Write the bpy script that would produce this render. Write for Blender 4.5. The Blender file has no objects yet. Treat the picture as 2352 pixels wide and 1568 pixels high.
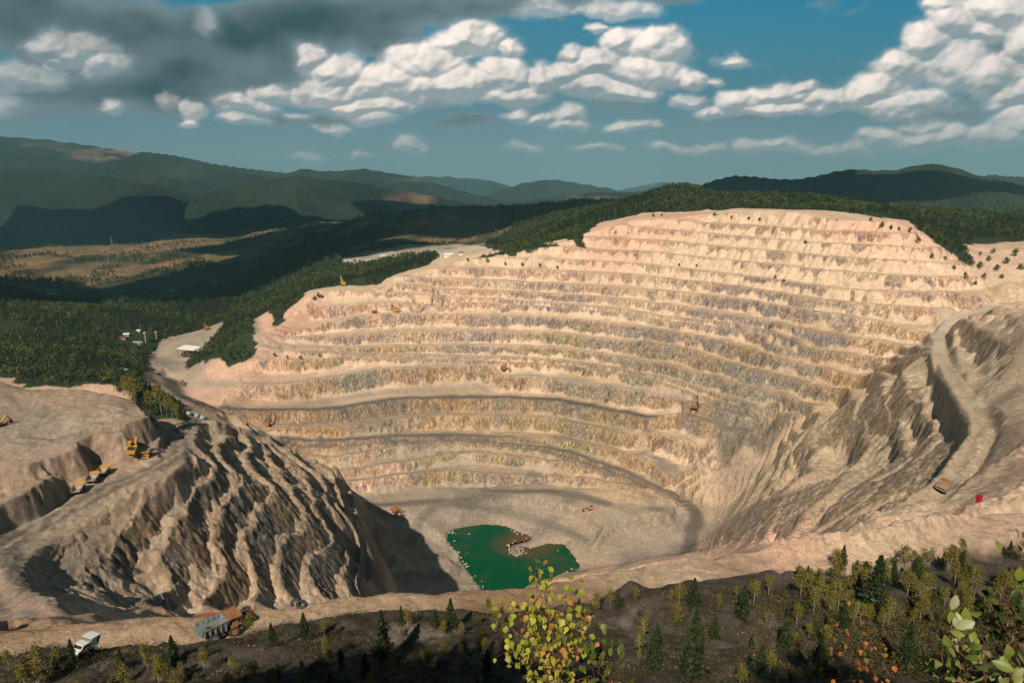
import bpy, math, random, time
import numpy as np
from mathutils import Vector, Matrix
from mathutils.geometry import delaunay_2d_cdt
T0 = time.time()
random.seed(7)
rng = np.random.default_rng(11)
scene = bpy.context.scene
COL = scene.collection

# ------------------------------------------------------------------ camera
F = 1568.0; PIT = math.radians(13.35); CP = math.cos(PIT); SP = math.sin(PIT)
cam_d = bpy.data.cameras.new('camera'); cam = bpy.data.objects.new('camera', cam_d); COL.objects.link(cam)
cam_d.sensor_width = 36; cam_d.lens = 24.0; cam_d.clip_start = 0.1; cam_d.clip_end = 60000
cam.rotation_euler = (math.pi/2 - PIT, 0, 0)
scene.camera = cam

def ray(px, py):
    px = np.asarray(px, float); py = np.asarray(py, float)
    r = px - 1176; d = py - 784
    return r, F*CP - d*SP, -(d*CP + F*SP)          # x, y, z of the view ray
def at(px, py, z):                                 # survey point seen at (px,py) whose height is z
    a, b, c = ray(px, py); t = z/c
    return np.stack([a*t, b*t, np.broadcast_to(z, np.shape(a*t))], -1)
def atY(px, py, Y):
    a, b, c = ray(px, py); t = Y/b
    return np.stack([a*t, b*t, c*t], -1)
def proj(x, y, z):
    dep = y*CP - z*SP; up = z*CP + y*SP
    dep = np.maximum(dep, 0.01)
    return 1176 + F*x/dep, 784 - F*up/dep

# ------------------------------------------------------------------ noise
def _h(ix, iy, s):
    n = (ix.astype(np.int64)*374761393 + iy.astype(np.int64)*668265263 + s*974711) & 0x7fffffff
    n = ((n ^ (n >> 13))*1274126177) & 0x7fffffff
    n = (n ^ (n >> 16)) & 0xffff
    return n.astype(np.float32)/65535.0
def vn(x, y, s=0):
    ix = np.floor(x); iy = np.floor(y); fx = (x-ix).astype(np.float32); fy = (y-iy).astype(np.float32)
    ix = ix.astype(np.int64); iy = iy.astype(np.int64)
    fx = fx*fx*(3-2*fx); fy = fy*fy*(3-2*fy)
    a = _h(ix, iy, s); b = _h(ix+1, iy, s); c = _h(ix, iy+1, s); d = _h(ix+1, iy+1, s)
    return (a*(1-fx)+b*fx)*(1-fy) + (c*(1-fx)+d*fx)*fy
def fbm(x, y, L, o=4, s=0, g=0.5):                 # about -1..1
    out = 0; amp = 1.0; tot = 0; f = 1.0/L
    for i in range(o):
        c, sn = math.cos(i*1.1+s), math.sin(i*1.1+s)
        out = out + amp*(vn((x*c-y*sn)*f+17.3*i, (x*sn+y*c)*f-9.1*i, s+i*7)*2-1); tot += amp; amp *= g; f *= 2.03
    return out/tot*1.4
def ridged(x, y, L, o=3, s=0):
    out = 0; amp = 1.0; tot = 0; f = 1.0/L
    for i in range(o):
        c, sn = math.cos(i*0.9+s), math.sin(i*0.9+s)
        out = out + amp*(1-np.abs(vn((x*c-y*sn)*f, (x*sn+y*c)*f, s+i*5)*2-1)); tot += amp; amp *= 0.5; f *= 2.1
    return out/tot
def smooth01(t): t = np.clip(t, 0, 1); return t*t*(3-2*t)
def blur(a, r, it=3):                              # repeated box blur, r cells
    for _ in range(it):
        for ax in (0, 1):
            p = [(0, 0), (0, 0)]; p[ax] = (r+1, r)
            c = np.cumsum(np.pad(a, p, mode='edge').astype(np.float64), axis=ax)
            n = a.shape[ax]; k = 2*r+1
            a = (np.take(c, np.arange(k, k+n), axis=ax) - np.take(c, np.arange(0, n), axis=ax))/k
    return a

# ------------------------------------------------------------------ survey of the pit: crest lines seen in the view
ZW = {'Z1': (1000, 1050, 2.851), 'Z2': (1700, 950, 2.851), 'Z3': (2400, 800, 2.851), 'Z4': (3100, 950, 2.24),
      'Z5': (1700, 1450, 2.851), 'Z6': (2400, 1250, 2.529), 'Z7': (900, 1500, 2.529), 'C': (2696, 600, 1.68),
      'Z8': (300, 1650, 1.96), 'Z9': (2800, 1500, 2.1486), 'R4': (0, 1950, 1.68), 'R1': (0, 1300, 1.68), 'R2': (1300, 1300, 1.68), 'R3': (2696, 1300, 1.68)}
def W(z, *pts):
    ox, oy, s = ZW[z]
    return [((ox+u/s)/1.7415, (oy+v/s)/1.7415) for u, v in pts]
# K, z at left end, z at right end (linear in px), points
CREST = [
 (0, -52, -52, W('Z3', (1230,165),(1420,118),(1800,118),(2281,135)) + W('C', (900,445),(1180,465),(1490,475))),
 (1, -67, -65, W('Z3', (420,260),(480,200),(720,205),(1000,240),(1200,265),(1700,295),(2281,330)) + W('C', (900,545),(1200,555),(1560,570))),
 (2, -82, -80, W('Z3', (0,330),(120,270),(300,285),(560,335),(900,350),(1120,370),(1500,410),(1850,440),(2281,470)) + W('Z4', (300,45),(700,62),(1050,75),(1270,88))),
 (3, -97, -97, W('Z3', (0,428),(400,450),(760,470),(1000,495),(1400,535),(1800,565),(2281,605)) + W('Z4', (400,165),(800,190),(1200,215),(1500,230),(1640,250))),
 (4, -112, -112, W('Z2', (940,180),(1000,140),(1150,130),(1440,85),(1560,105),(1860,145)) + W('Z3', (300,585),(660,600),(1100,650),(1600,700),(2281,765)) + W('Z4', (400,290),(800,320),(1100,345),(1400,355),(1780,345))),
 (5, -125, -122, W('Z2', (500,215),(560,195),(700,215),(850,225),(1100,250),(1500,255),(1870,260)) + W('Z3', (0,700),(500,740),(1000,785),(1400,840),(1900,900),(2281,950)) + W('Z4', (300,425),(600,470),(1000,485),(1350,490),(1700,465),(1850,440),(2050,415),(2231,425))),
 (6, -140, -141, W('Z2', (30,400),(110,350),(400,345),(900,360),(1400,375),(1800,395),(2281,410)) + W('Z3', (400,850),(900,910),(1200,940),(1600,980),(1900,1035),(2281,1090)) + W('Z4', (400,555),(800,590),(1200,610),(1450,640))),
 (7, -155, -150, W('Z1', (1520,290),(1680,150),(1800,170),(1850,150),(2000,175),(2281,190)) + W('Z2', (300,475),(700,490),(1200,510),(1700,545),(2281,580)) + W('Z3', (500,1025),(800,1045),(1200,1080),(1600,1125),(1900,1180),(2281,1245)) + W('Z4', (350,660),(700,700),(1000,770),(1200,830),(1380,870))),
 (8, -168, -170, W('Z1', (1900,440),(2281,450)) + W('Z2', (150,600),(640,608),(1100,620),(1500,645),(2281,700)) + W('Z3', (500,1165),(900,1215),(1150,1260),(1600,1330),(2000,1400),(2281,1480)) + W('Z4', (450,870),(700,900),(1000,935),(1130,970))),
 (9, -172, -187, W('Z1', (700,380),(760,340),(850,325),(1050,310),(1190,315),(1500,335),(1850,350)) + W('Z2', (60,640),(500,690),(1000,730),(1600,775),(2281,835)) + W('Z3', (400,1295),(800,1350),(1100,1380),(1500,1430),(1900,1500),(2200,1560)) + W('Z6', (1770,280),(1900,310)) + W('Z4', (250,1010),(600,1060),(980,1120))),
 (10, -183, -190, W('Z1', (620,450),(720,505),(900,505),(1100,490),(1400,465),(1800,460)) + W('Z2', (0,740),(500,730),(800,730),(1000,742),(1600,787),(2281,847)) + W('Z3', (400,1307),(800,1362),(1100,1392),(1500,1442),(1900,1512)) + W('Z6', (1770,292),(1900,322)) + W('Z4', (250,1022),(600,1072),(960,1127))),
 (11, -201, -203, W('Z1', (250,770),(560,780),(900,690),(1200,620),(1500,590),(2281,600)) + W('Z2', (400,885),(900,895),(1400,915),(1900,960),(2281,995)) + W('Z3', (500,1455),(1000,1530)) + W('Z6', (430,150),(900,220),(1300,300),(1600,380),(1850,470),(1980,510),(2276,560)) + W('Z4', (400,1160),(740,1255))),
 (12, -213, -217, W('Z1', (130,795),(350,850),(900,850),(1300,825),(1700,795),(2281,785)) + W('Z2', (500,1070),(1000,1085),(1500,1095),(1900,1150),(2281,1175)) + W('Z6', (400,290),(900,360),(1200,480),(1500,560),(1850,640),(2200,740)) + W('Z4', (300,1320),(590,1370))),
 (13, -221, -232, W('Z1', (300,945),(600,972),(1100,990),(1600,970),(2281,950)) + W('Z2', (400,1235),(700,1240),(1100,1250),(1600,1270),(2000,1330),(2281,1375)) + W('Z6', (300,480),(700,545),(900,600),(1200,650),(1500,780),(1860,840),(2140,960))),
 (14, -226, -247, W('Z1', (90,955),(280,980),(600,1000),(1100,1030),(1600,1060),(2281,1085)) + W('Z2', (500,1375),(800,1380),(1200,1395),(1600,1420),(1900,1460),(2281,1530)) + W('Z6', (300,610),(600,670),(900,760),(1200,850),(1500,930),(1750,1000),(1980,1070))),
 (15, -237, -250, W('Z1', (20,1115),(400,1110),(800,1100),(1000,1075),(1350,1062),(1500,1075),(2281,1098)) + W('Z2', (500,1387),(800,1392),(1200,1407),(1600,1432),(1900,1472),(2281,1542)) + W('Z6', (300,622),(600,682),(900,772),(1200,862),(1500,942),(1750,1012),(1960,1077))),
 (16, -255, -262, W('Z1', (0,1395),(300,1400),(600,1360),(900,1320),(1200,1250),(1500,1210),(2000,1190),(2281,1165)) + W('Z2', (400,1460),(740,1437)) + W('Z5', (900,160),(1300,165),(1550,190),(2000,260),(2281,310)) + W('Z6', (400,790),(700,850),(860,900),(1200,960),(1500,1030),(1900,1100))),
 (17, -270, -278, W('Z7', (-150,330),(0,360),(400,365),(900,365),(1200,340),(1500,290),(1800,250),(2276,245)) + W('Z5', (600,410),(1000,415),(1500,440),(1900,520),(2281,590)) + W('Z6', (200,1020),(500,1080),(640,1040),(870,1010),(1000,1060),(1250,1140),(1550,1190),(1750,1240),(1830,1200))),
 (18, -288, -293, W('Z7', (200,590),(450,545),(900,520),(1100,535),(1500,490),(1750,440),(2276,405)) + W('Z5', (650,610),(1000,620),(1300,635),(1500,660),(1850,730),(2281,830)) + W('Z6', (530,1210),(700,1260),(900,1300),(1000,1370),(1160,1440),(1280,1490),(1450,1450),(1560,1350))),
 (19, -300, -307, W('Z7', (330,640),(600,672),(850,695),(1200,680),(1700,650),(2276,640)) + W('Z5', (650,872),(1000,872),(1450,880),(1700,900),(1950,960),(2281,1050)) + W('Z6', (300,1440),(530,1530))+W('R2', (2330,1050),(2352,1100))),
 (20, -303, -330, W('Z7', (420,665),(600,685),(850,708),(1200,694),(1700,664),(2276,655)) + W('Z5', (650,890),(1000,935),(1300,965),(1600,1040),(1900,1150),(2281,1285)) + [(1550,1148)] ),
 (21, -311, -333, W('Z7', (700,760),(930,850),(1200,810),(1500,750),(1750,690),(2276,668)) + W('Z5', (650,903),(1000,948),(1300,978),(1600,1053),(1900,1163),(2281,1298)) + [(1550,1156)]),
 (22, -318, -338, W('Z7', (900,930),(1150,980),(1500,930),(1900,870),(2276,800)) + W('Z5', (600,1035),(900,1050),(1200,1090),(1500,1130),(1700,1110),(1900,1180),(2281,1315)) + [(1550,1166)]),
 (23, -333, -345, W('Z7', (1150,1080),(1400,1060),(1700,1010),(2000,985),(2276,960)) + W('Z5', (500,1250),(900,1280),(1200,1290),(1500,1340),(1800,1390),(2100,1470)) + W('R2', (2000,1130),(2200,1200))),
 # west wall
 (12, -126, -126, W('Z8', (-420,1320),(-250,1050),(0,880),(170,745),(300,660),(540,545),(700,450),(930,320))),
 (13, -150, -140, W('Z8', (-100,1420),(60,1250),(230,1140),(320,950),(490,780),(570,640),(700,540),(860,430),(960,360))),
 (14, -168, -150, W('Z8', (800,1350),(700,1250),(670,1130),(690,1040),(760,930),(880,740),(900,640),(1060,520),(1110,400),(1050,330),(930,270),(890,200),(990,120))),
 (15, -205, -168, W('Z8', (1180,1380),(1160,1200),(1170,1080),(1120,990),(1150,840),(1300,640),(1370,600),(1270,470),(1130,360),(1150,250),(1270,215),(1280,180))),
 (16, -228, -168, W('Z8', (1450,1400),(1430,1250),(1340,1010),(1450,820),(1560,640),(1540,560),(1400,430),(1340,330),(1370,240),(1330,180),(1250,110))),
 (17, -258, -215, W('Z8', (1650,1440),(1600,1230),(1660,1000),(1760,960),(1830,900),(1790,780),(1720,620),(1690,480),(1500,340))),
 (18, -285, -242, W('Z8', (1880,1400),(1830,1230),(1900,1100),(2020,1000),(1950,840),(1880,760),(1870,620),(1790,430),(1560,270))),
 (19, -312, -268, W('Z8', (2130,1400),(2170,1200),(2190,1100),(2160,950),(2070,830),(2020,740),(1930,490),(1750,360))),
 (21, -335, -315, W('Z8', (2250,1390),(2290,1250),(2320,1100),(2230,850),(2110,760))),
 # east wall
 (21, -333, -340, [(1646,1130),(1652,1180),(1622,1255)]),
 (19, -307, -313, [(1757,1035),(1736,1080),(1722,1129),(1675,1195),(1661,1248)]),
 (17, -278, -278, [(1795,992),(1781,1075),(1752,1134),(1709,1209),(1690,1248)]),
 (15, -252, -256, [(1848,990),(1822,1022),(1808,1070),(1779,1115),(1757,1182),(1735,1238)]),
 (13, -232, -236, [(1880,950),(1885,990),(1888,1070),(1822,1107),(1785,1170),(1765,1230)]),
 (12, -217, -222, [(1942,936),(1944,971),(1975,1003),(1955,1070),(1878,1113),(1827,1182),(1805,1225)]),
 (11, -196, -191, [(1985,900),(1990,940),(2030,1000),(2030,1060),(1960,1110),(1890,1170),(1860,1215)]),
(9, -176, -166, [(2045,870),(2050,930),(2085,1000),(2085,1060),(2020,1120),(1950,1170),(1910,1205)]),
 (8, -159, -144, [(2080,840),(2100,900),(2140,960),(2140,1040),(2080,1110),(2000,1160),(1950,1195)]),
 (7, -149, -122, [(2142,800),(2160,860),(2200,930),(2225,1000),(2190,1060),(2120,1120),(2040,1170),(1980,1203)]),
 (10, -178, -168, [(2040,876),(2044,935),(2079,1005),(2079,1064),(2015,1125),(1945,1175),(1905,1210)]),
 (14, -250, -254, [(1853,985),(1827,1018),(1813,1066),(1784,1111),(1761,1180),(1739,1236)]),
 (20, -309, -315, [(1752,1040),(1731,1084),(1717,1133),(1670,1199),(1657,1251)]),
 (6, -128, -112, W('Z4', (1650,720),(1790,770),(1950,870),(2130,960),(2231,1010))),
 (5, -112, -100, W('Z4', (1950,615),(2050,640),(2231,720),(2350,790))),
 (24, -350, -350, [(868,1176),(930,1162),(1000,1154),(1100,1148),(1176,1150),(1300,1152),(1400,1164),(1480,1176),(1540,1186)]),
 (23, -346, -350, [(1630,1150),(1632,1190),(1606,1248)]),
]
# extra height points (px, py, z) without a crest
PTS = [(1100,1250,-362),(1300,1300,-362),(1180,1335,-362),(1050,1215,-362),(1180,1225,-362),(1080,1330,-362),
 (870,1190,-351),(1000,1170,-351),(1176,1165,-351),(1350,1180,-349),(885,1250,-352),(940,1250,-353),(890,1330,-354),(960,1330,-356),(1000,1280,-356),(1400,1240,-356),(1350,1290,-359),
 (1520,1250,-352),(1560,1270,-350),(1600,1165,-335),(1590,1200,-340),(1440,1190,-347),(1540,1190,-343),(1090,1168,-352),(1290,1190,-352),(1010,1185,-352),(1480,1290,-356),(1420,1300,-358),
 # haul road on the east side
 (2230,708,-142),(2180,730,-146),(2150,765,-148),(2143,800,-148),(2165,800,-147),(2172,860,-139),(2205,900,-135),(2190,860,-138),(2240,960,-126),(2268,985,-122),(2262,1020,-120),(2225,1080,-117),(2165,1128,-115),(2090,1180,-116),
 (2190,800,-146),(2240,900,-131),(2240,800,-132),(2300,830,-122),(2352,880,-118),(2352,960,-112),(2300,960,-117),(2290,1000,-117),
 (2352,720,-136),(2300,700,-140),(2260,650,-124),(2352,690,-128),(2290,745,-125),(2352,700,-138),
 (2352,1060,-99),(2300,1080,-103),(2250,1125,-107),(2200,1160,-109),(2120,1185,-112),(2352,1120,-93),(2290,1150,-98),(2000,1222,-116),(2080,1205,-108),(2200,1190,-101),
 (1900,1230,-145),(1820,1238,-185),
 # beyond the north rim
 (2236,560,-94),(2200,560,-88),(2300,570,-93),(2352,575,-90),(2352,610,-104),(2300,600,-102),(2250,625,-110),(2352,640,-112),(2150,560,-80),
 # west platform, quarry face, mound
 (0,870,-107),(51,893,-112),(120,888,-112),(205,890,-112),(284,904,-113),(100,950,-113),(220,960,-113),(0,1000,-113),(60,1050,-114),(285,940,-113),
 ] + [(x,y,-114) for x,y in W('R1', (0,1175),(120,1110),(250,1040),(400,930),(470,800),(560,735),(700,690),(850,700),(880,640))] + \
 [(x,y,-127) for x,y in W('R1', (60,1260),(250,1180),(450,1110),(560,960),(600,880),(700,860),(830,860),(960,860))] + \
 [(x,y,-127) for x,y in W('R1', (1000,940),(700,1080),(400,1230),(100,1400),(0,1520),(800,980),(350,1330))] + \
 [(x,y,-126) for x,y in W('R1', (1190,860),(1240,820),(1200,700))] + [(x,y,-120) for x,y in W('R1', (1060,800),(1130,850))] + \
 [(x,y,-142) for x,y in W('R1', (1120,740),(1050,690),(980,600))] + [(x,y,-139) for x,y in W('R1', (930,540),(1050,570),(1200,640),(1230,680))] + \
 [(0,1360,-119),(30,1300,-121),(60,1385,-113),(150,1425,-104),(0,1420,-110),(220,1432,-98),
 (478,962,-143),(455,985,-141),(430,1010,-137),(560,985,-168),(510,975,-155),
 # far west junction and shed yard
 (400,860,-258),(350,815,-257),(360,870,-263),(420,830,-256),(470,800,-250),(430,765,-245),(480,745,-238),(380,790,-250),(440,935,-269),(430,905,-266),(490,880,-258),(420,880,-262),
 (620,725,-198),(594,764,-211),(600,735,-203),(640,745,-205),(590,800,-221),(540,850,-246),(500,790,-222),(560,745,-205),(470,830,-253),
 (690,668,-185),(760,650,-168),(870,655,-168),(915,630,-152),(990,612,-143),(640,700,-190),
 # rim top flats
 (1760,478,-52),(1900,487,-51),(2070,505,-51),(1480,492,-66),(1640,488,-62),(1390,505,-80),(1350,535,-95),(1250,560,-110),(1230,575,-112),(1050,585,-125),(1100,580,-120),
 ]
PTSY = [ # px, py, Y : country behind the rim and the western valleys
 (1560,436,1480),(1500,447,1440),(1620,452,1450),(1400,490,1400),(1300,505,1480),(1230,520,1500),(1350,500,1380),(1300,530,1330),(1700,463,1400),(1900,463,1330),(2000,478,1250),(2100,490,1180),(2150,520,1080),(2200,540,1050),(2250,545,1060),(2352,552,1080),
 (1000,580,1500),(900,582,1560),(1150,582,1380),(790,597,1500),(900,600,1450),(1200,560,1480),(1250,540,1560),
 (100,850,700),(200,875,640),(300,885,620),(30,800,820),(60,725,980),(140,760,950),(250,820,800),(300,860,700),(0,700,1050),(0,640,1320),(130,695,1350),(200,750,1500),(340,830,900),
 (320,775,1800),(260,745,1900),(400,700,2000),(500,680,1900),(600,640,2200),(560,700,1500),(650,690,1180),(600,715,1150),(500,730,1300),(700,650,1300),(700,600,1600),(640,610,1800),(800,620,1450),(750,600,1800),
 (100,680,2200),(200,690,2100),(300,650,2400),(0,640,2500),(100,600,2800),(300,600,2900),(500,560,3200),(400,580,3000),(620,522,3700),(450,525,3700),(300,540,3700),(150,555,3700),(0,575,3600),(700,560,2700),(620,590,2500),
 (1000,480,2500),(900,487,2450),(850,500,2400),(1100,488,2450),(1200,512,2300),(1000,560,1950),(780,545,2300),(1100,575,1700),(940,528,1950),(860,555,1900),(1225,545,1700),(750,520,3000),
 (1400,470,2600),(1700,470,2500),(2000,480,2600),(2352,500,2400),(1200,480,3500),(1500,460,3600),(2000,500,3600),(-300,560,3600),(-300,650,2200),(-300,800,800),(2700,560,1100),(2700,520,2400)]
# hidden ground and ground outside the picture (x, y, z)
PTX = [(-700,480,-180),(-420,470,-170),(-330,470,-165),(-230,470,-175),(-600,560,-200),(-400,580,-215),(-250,560,-235),(-300,700,-245),(-450,300,-114),(-600,300,-112),(-700,150,-105),(-500,150,-104),(-300,160,-108),(-230,130,-98),(-180,120,-94),
 (-900,600,-190),(-1200,900,-220),(-1500,1500,-300),(-2500,3000,-330),(-3900,4400,-350),(3900,4400,-250),(3000,1500,-150),(0,4400,-300),(1200,800,-100),(900,500,-95),(700,300,-85),(500,200,-70),(400,330,-92),(520,450,-98),(-2000,300,-180),(2500,300,-120),
 (-250,410,-160)]
# near side: berm crest, road, slope under the viewpoint
def line(pts, z, n=6):
    out = []
    for (a, b), (c, d) in zip(pts[:-1], pts[1:]):
        for i in range(n): out.append((a+(c-a)*i/n, b+(d-b)*i/n))
    out.append(pts[-1]); return [(p[0], p[1], z) for p in out]
BERM = [(205,1412),(300,1402),(450,1391),(560,1383),(700,1372),(800,1352),(900,1347),(1000,1343),(1100,1343),(1176,1347),(1240,1343),(1330,1322),(1450,1305),(1560,1283),(1700,1265),(1850,1250),(1950,1238),(2060,1215),(2150,1200),(2250,1185),(2352,1163),(2600,1125)]
near = line(BERM, -86.0)
near_xyz = [tuple(at(a, b, c)) for a, b, c in near]
ROADF = [(0,1465),(100,1452),(205,1432),(450,1412),(700,1392),(900,1374),(1100,1380),(1240,1372),(1450,1322),(1700,1283),(1950,1254),(2150,1222),(2352,1185),(2600,1145)]
ROADN = [(0,1530),(150,1512),(300,1502),(520,1478),(700,1440),(860,1405),(1000,1410),(1176,1402),(1450,1352),(1700,1320),(1950,1284),(2150,1250),(2352,1215),(2600,1180)]
near_xyz += [tuple(at(a, b, c)) for a, b, c in line(ROADF, -90.0, 4)]
nroad = [tuple(at(a, b, c)) for a, b, c in line(ROADN, -90.5, 4)]
near_xyz += nroad
for fr, rt in ((0.87, .745), (0.74, .81), (0.63, .862), (0.46, .915), (0.30, .96), (0.15, 1.02), (0.06, 1.25)):
    for (x, y, z) in nroad[::2]:
        s_ = .45+.55*fr; Y = y*fr; r0 = -z/y
        near_xyz.append((x*s_, Y, -Y*(rt + (r0-.71)*fr*.8)))
near_xyz += [(-60, 2, -6), (-30, 1, -4), (-8, 1.2, -3.5), (0, 0.6, -2.0), (8, 1.2, -3.5), (30, 1, -4), (60, 2, -6), (0, -10, -1.5), (-40, -30, 3), (40, -30, 3), (-120, 0, -20), (120, 0, -18), (-200, -40, -30), (200, -40, -20), (0, -80, 2), (-400, -80, -60), (400, -80, -40), (-900, -80, -100), (900, -80, -60)]
berm_xyz = [tuple(at(a, b, -86.0)) for a, b, _ in line(BERM, 0, 2)]
wallpts = []
for (x, y, z) in berm_xyz:
    if x < -75: continue
    for dd in (12, 40, 90, 150, 220):
        zz = -86-dd*1.02
        lim = -352 if x < 40 else -352+ (x-40)*1.9
        xx = x - 0.25*dd*(1 if x > 30 else -0.2)
        if zz > lim: wallpts.append((xx, y+dd, zz))
K_P = []; XYZ = []
def dens(pts, n=3):
    out = []
    for (a, b), (c, d) in zip(pts[:-1], pts[1:]):
        m = max(1, int(math.hypot(c-a, d-b)/22))
        for i in range(m): out.append((a+(c-a)*i/m, b+(d-b)*i/m))
    out.append(pts[-1]); return out
CRESTW = []; WEST = []
_raw = []
for li, (k, z0, z1, pts) in enumerate(CREST):
    p = dens(pts); xs = [q[0] for q in p]; vert = (max(xs)-min(xs)) < 260
    L = [0.0]
    for a, b in zip(p[:-1], p[1:]): L.append(L[-1] + (abs(b[0]-a[0]) if not vert else math.hypot(b[0]-a[0], b[1]-a[1])))
    _raw.append(np.array([tuple(at(q[0], q[1], z0+(z1-z0)*l/L[-1])) + q for q, l in zip(p, L)]))
# the benches of the north wall lie on one smooth shell: least squares through all of their crests
def basis(px, py):
    u = (px-1300)/800; v = (py-800)/300
    return np.stack([u**i*v**j for i in range(5) for j in range(4) if i+j <= 5], -1)
_A = np.concatenate(_raw[:24]); _c, *_ = np.linalg.lstsq(basis(_A[:, 3], _A[:, 4]), 1/(_A[:, 1]*CP-_A[:, 2]*SP), rcond=None)
EW = [i for i in range(33, len(CREST)) if CREST[i][0] not in (5, 6, 24, 23) and i > 32]
def basis2(px, py): u = (px-1950)/300; v = (py-1080)/150; return np.stack([u*0+1, u, v, u*v, u*u, v*v], -1)
_E = np.concatenate([np.repeat(_raw[i], 4 if CREST[i][0] in (7, 21) else 1, 0) for i in EW]); _ce, *_ = np.linalg.lstsq(basis2(_E[:, 3], _E[:, 4]), 1/(_E[:, 1]*CP-_E[:, 2]*SP), rcond=None)
for li, (k, z0, z1, pts) in enumerate(CREST):
    R = _raw[li].copy()
    if li in EW:
        dep = 1/(basis2(R[:, 3], R[:, 4])@_ce); a, b, c = ray(R[:, 3], R[:, 4]); t = dep/(b*CP-c*SP); f_ = .35
        R[:, 0] += (a*t-R[:, 0])*f_; R[:, 1] += (b*t-R[:, 1])*f_; R[:, 2] += (c*t-R[:, 2])*f_
    if li < 24:
        dep = 1/(basis(R[:, 3], R[:, 4])@_c); a, b, c = ray(R[:, 3], R[:, 4]); t = dep/(b*CP-c*SP)
        R[:, 0] = a*t; R[:, 1] = b*t; R[:, 2] = c*t
    w = [tuple(v[:3]) for v in R]
    if 25 <= li <= 32: WEST.append((k, R[:, 3:5])); continue
    XYZ += w; K_P += [(v[0], v[1], float(k)) for v in w]; CRESTW.append((k, w))
XYZ += [tuple(at(*p)) for p in PTS] + [tuple(atY(*p)) for p in PTSY] + PTX + near_xyz
def visible_under(x, y, z):                        # hidden wall points must stay below the line of sight over the berm
    return z
XYZ += wallpts
for a, m, b in (((-155,200,-126),(-78,290,-204),(-20,345,-350)), ((-152,250,-127),(-86,335,-203),(-38,395,-352)), ((-151,300,-127),(-96,385,-202),(-60,440,-352)), ((-172,350,-136),(-114,440,-212),(-88,505,-352)),
               ((-190,400,-146),(-128,490,-222),(-128,560,-352)), ((-215,450,-168),(-142,545,-240),(-142,610,-352)), ((-250,530,-205),(-160,620,-275),(-151,660,-352))):
    a, m, b = map(np.array, (a, m, b))
    for t in (.15, .4, .7, 1.0): XYZ.append(tuple(a*(1-t)+m*t))
    for t in (.5, 1.0): XYZ.append(tuple(m*(1-t)+b*t))


def tin(points, x0, y0, res, nx, ny, fill=np.nan):
    P = np.array(points, float); key = np.round(P[:, :2]/1.5).astype(int)
    _, ui = np.unique(key, axis=0, return_index=True); P = P[ui]
    v, e, f, ov, oe, of = delaunay_2d_cdt([Vector((a, b)) for a, b in P[:, :2]], [], [], 0, 0.01)
    zz = np.array([P[o[0], 2] if o else 0.0 for o in ov]); vv = np.array([(a.x, a.y) for a in v])
    g = np.full((ny, nx), fill)
    for t in f:
        a, b, c = vv[t[0]], vv[t[1]], vv[t[2]]
        lo = np.floor((np.minimum(np.minimum(a, b), c)-(x0, y0))/res).astype(int); hi = np.ceil((np.maximum(np.maximum(a, b), c)-(x0, y0))/res).astype(int)
        i0, j0 = max(lo[0], 0), max(lo[1], 0); i1, j1 = min(hi[0], nx-1), min(hi[1], ny-1)
        if i1 < i0 or j1 < j0: continue
        X, Y = np.meshgrid(x0+np.arange(i0, i1+1)*res, y0+np.arange(j0, j1+1)*res)
        d = (b[1]-c[1])*(a[0]-c[0])+(c[0]-b[0])*(a[1]-c[1])
        if abs(d) < 1e-9: continue
        l0 = ((b[1]-c[1])*(X-c[0])+(c[0]-b[0])*(Y-c[1]))/d; l1 = ((c[1]-a[1])*(X-c[0])+(a[0]-c[0])*(Y-c[1]))/d; l2 = 1-l0-l1
        m = (l0 > -1e-6) & (l1 > -1e-6) & (l2 > -1e-6)
        s = g[j0:j1+1, i0:i1+1]; s[m] = (l0*zz[t[0]]+l1*zz[t[1]]+l2*zz[t[2]])[m]
    return g
class Grid:
    def __init__(s, a, x0, y0, res): s.a, s.x0, s.y0, s.res = a, x0, y0, res
    def __call__(s, x, y):
        ny, nx = s.a.shape
        u = np.clip((x-s.x0)/s.res, 0, nx-1.001); v = np.clip((y-s.y0)/s.res, 0, ny-1.001)
        i = u.astype(int); j = v.astype(int); fu = u-i; fv = v-j; a = s.a
        return (a[j, i]*(1-fu)+a[j, i+1]*fu)*(1-fv)+(a[j+1, i]*(1-fu)+a[j+1, i+1]*fu)*fv
FX0, FY0, FR, FNX, FNY = -900.0, -60.0, 2.5, 800, 680
zf = tin(XYZ, FX0, FY0, FR, FNX, FNY)
zf[np.isnan(zf)] = -100
zc = tin(XYZ, -4000, -80, 20.0, 401, 226); zc[np.isnan(zc)] = -300
gx = FX0+np.arange(FNX)*FR; gy = FY0+np.arange(FNY)*FR; GX, GY = np.meshgrid(gx, gy)
rr = np.clip((GY-150)/400, 0, 1)
zf = blur(zf, 1, 1)*(1-rr) + blur(zf, 2, 3)*rr
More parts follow.
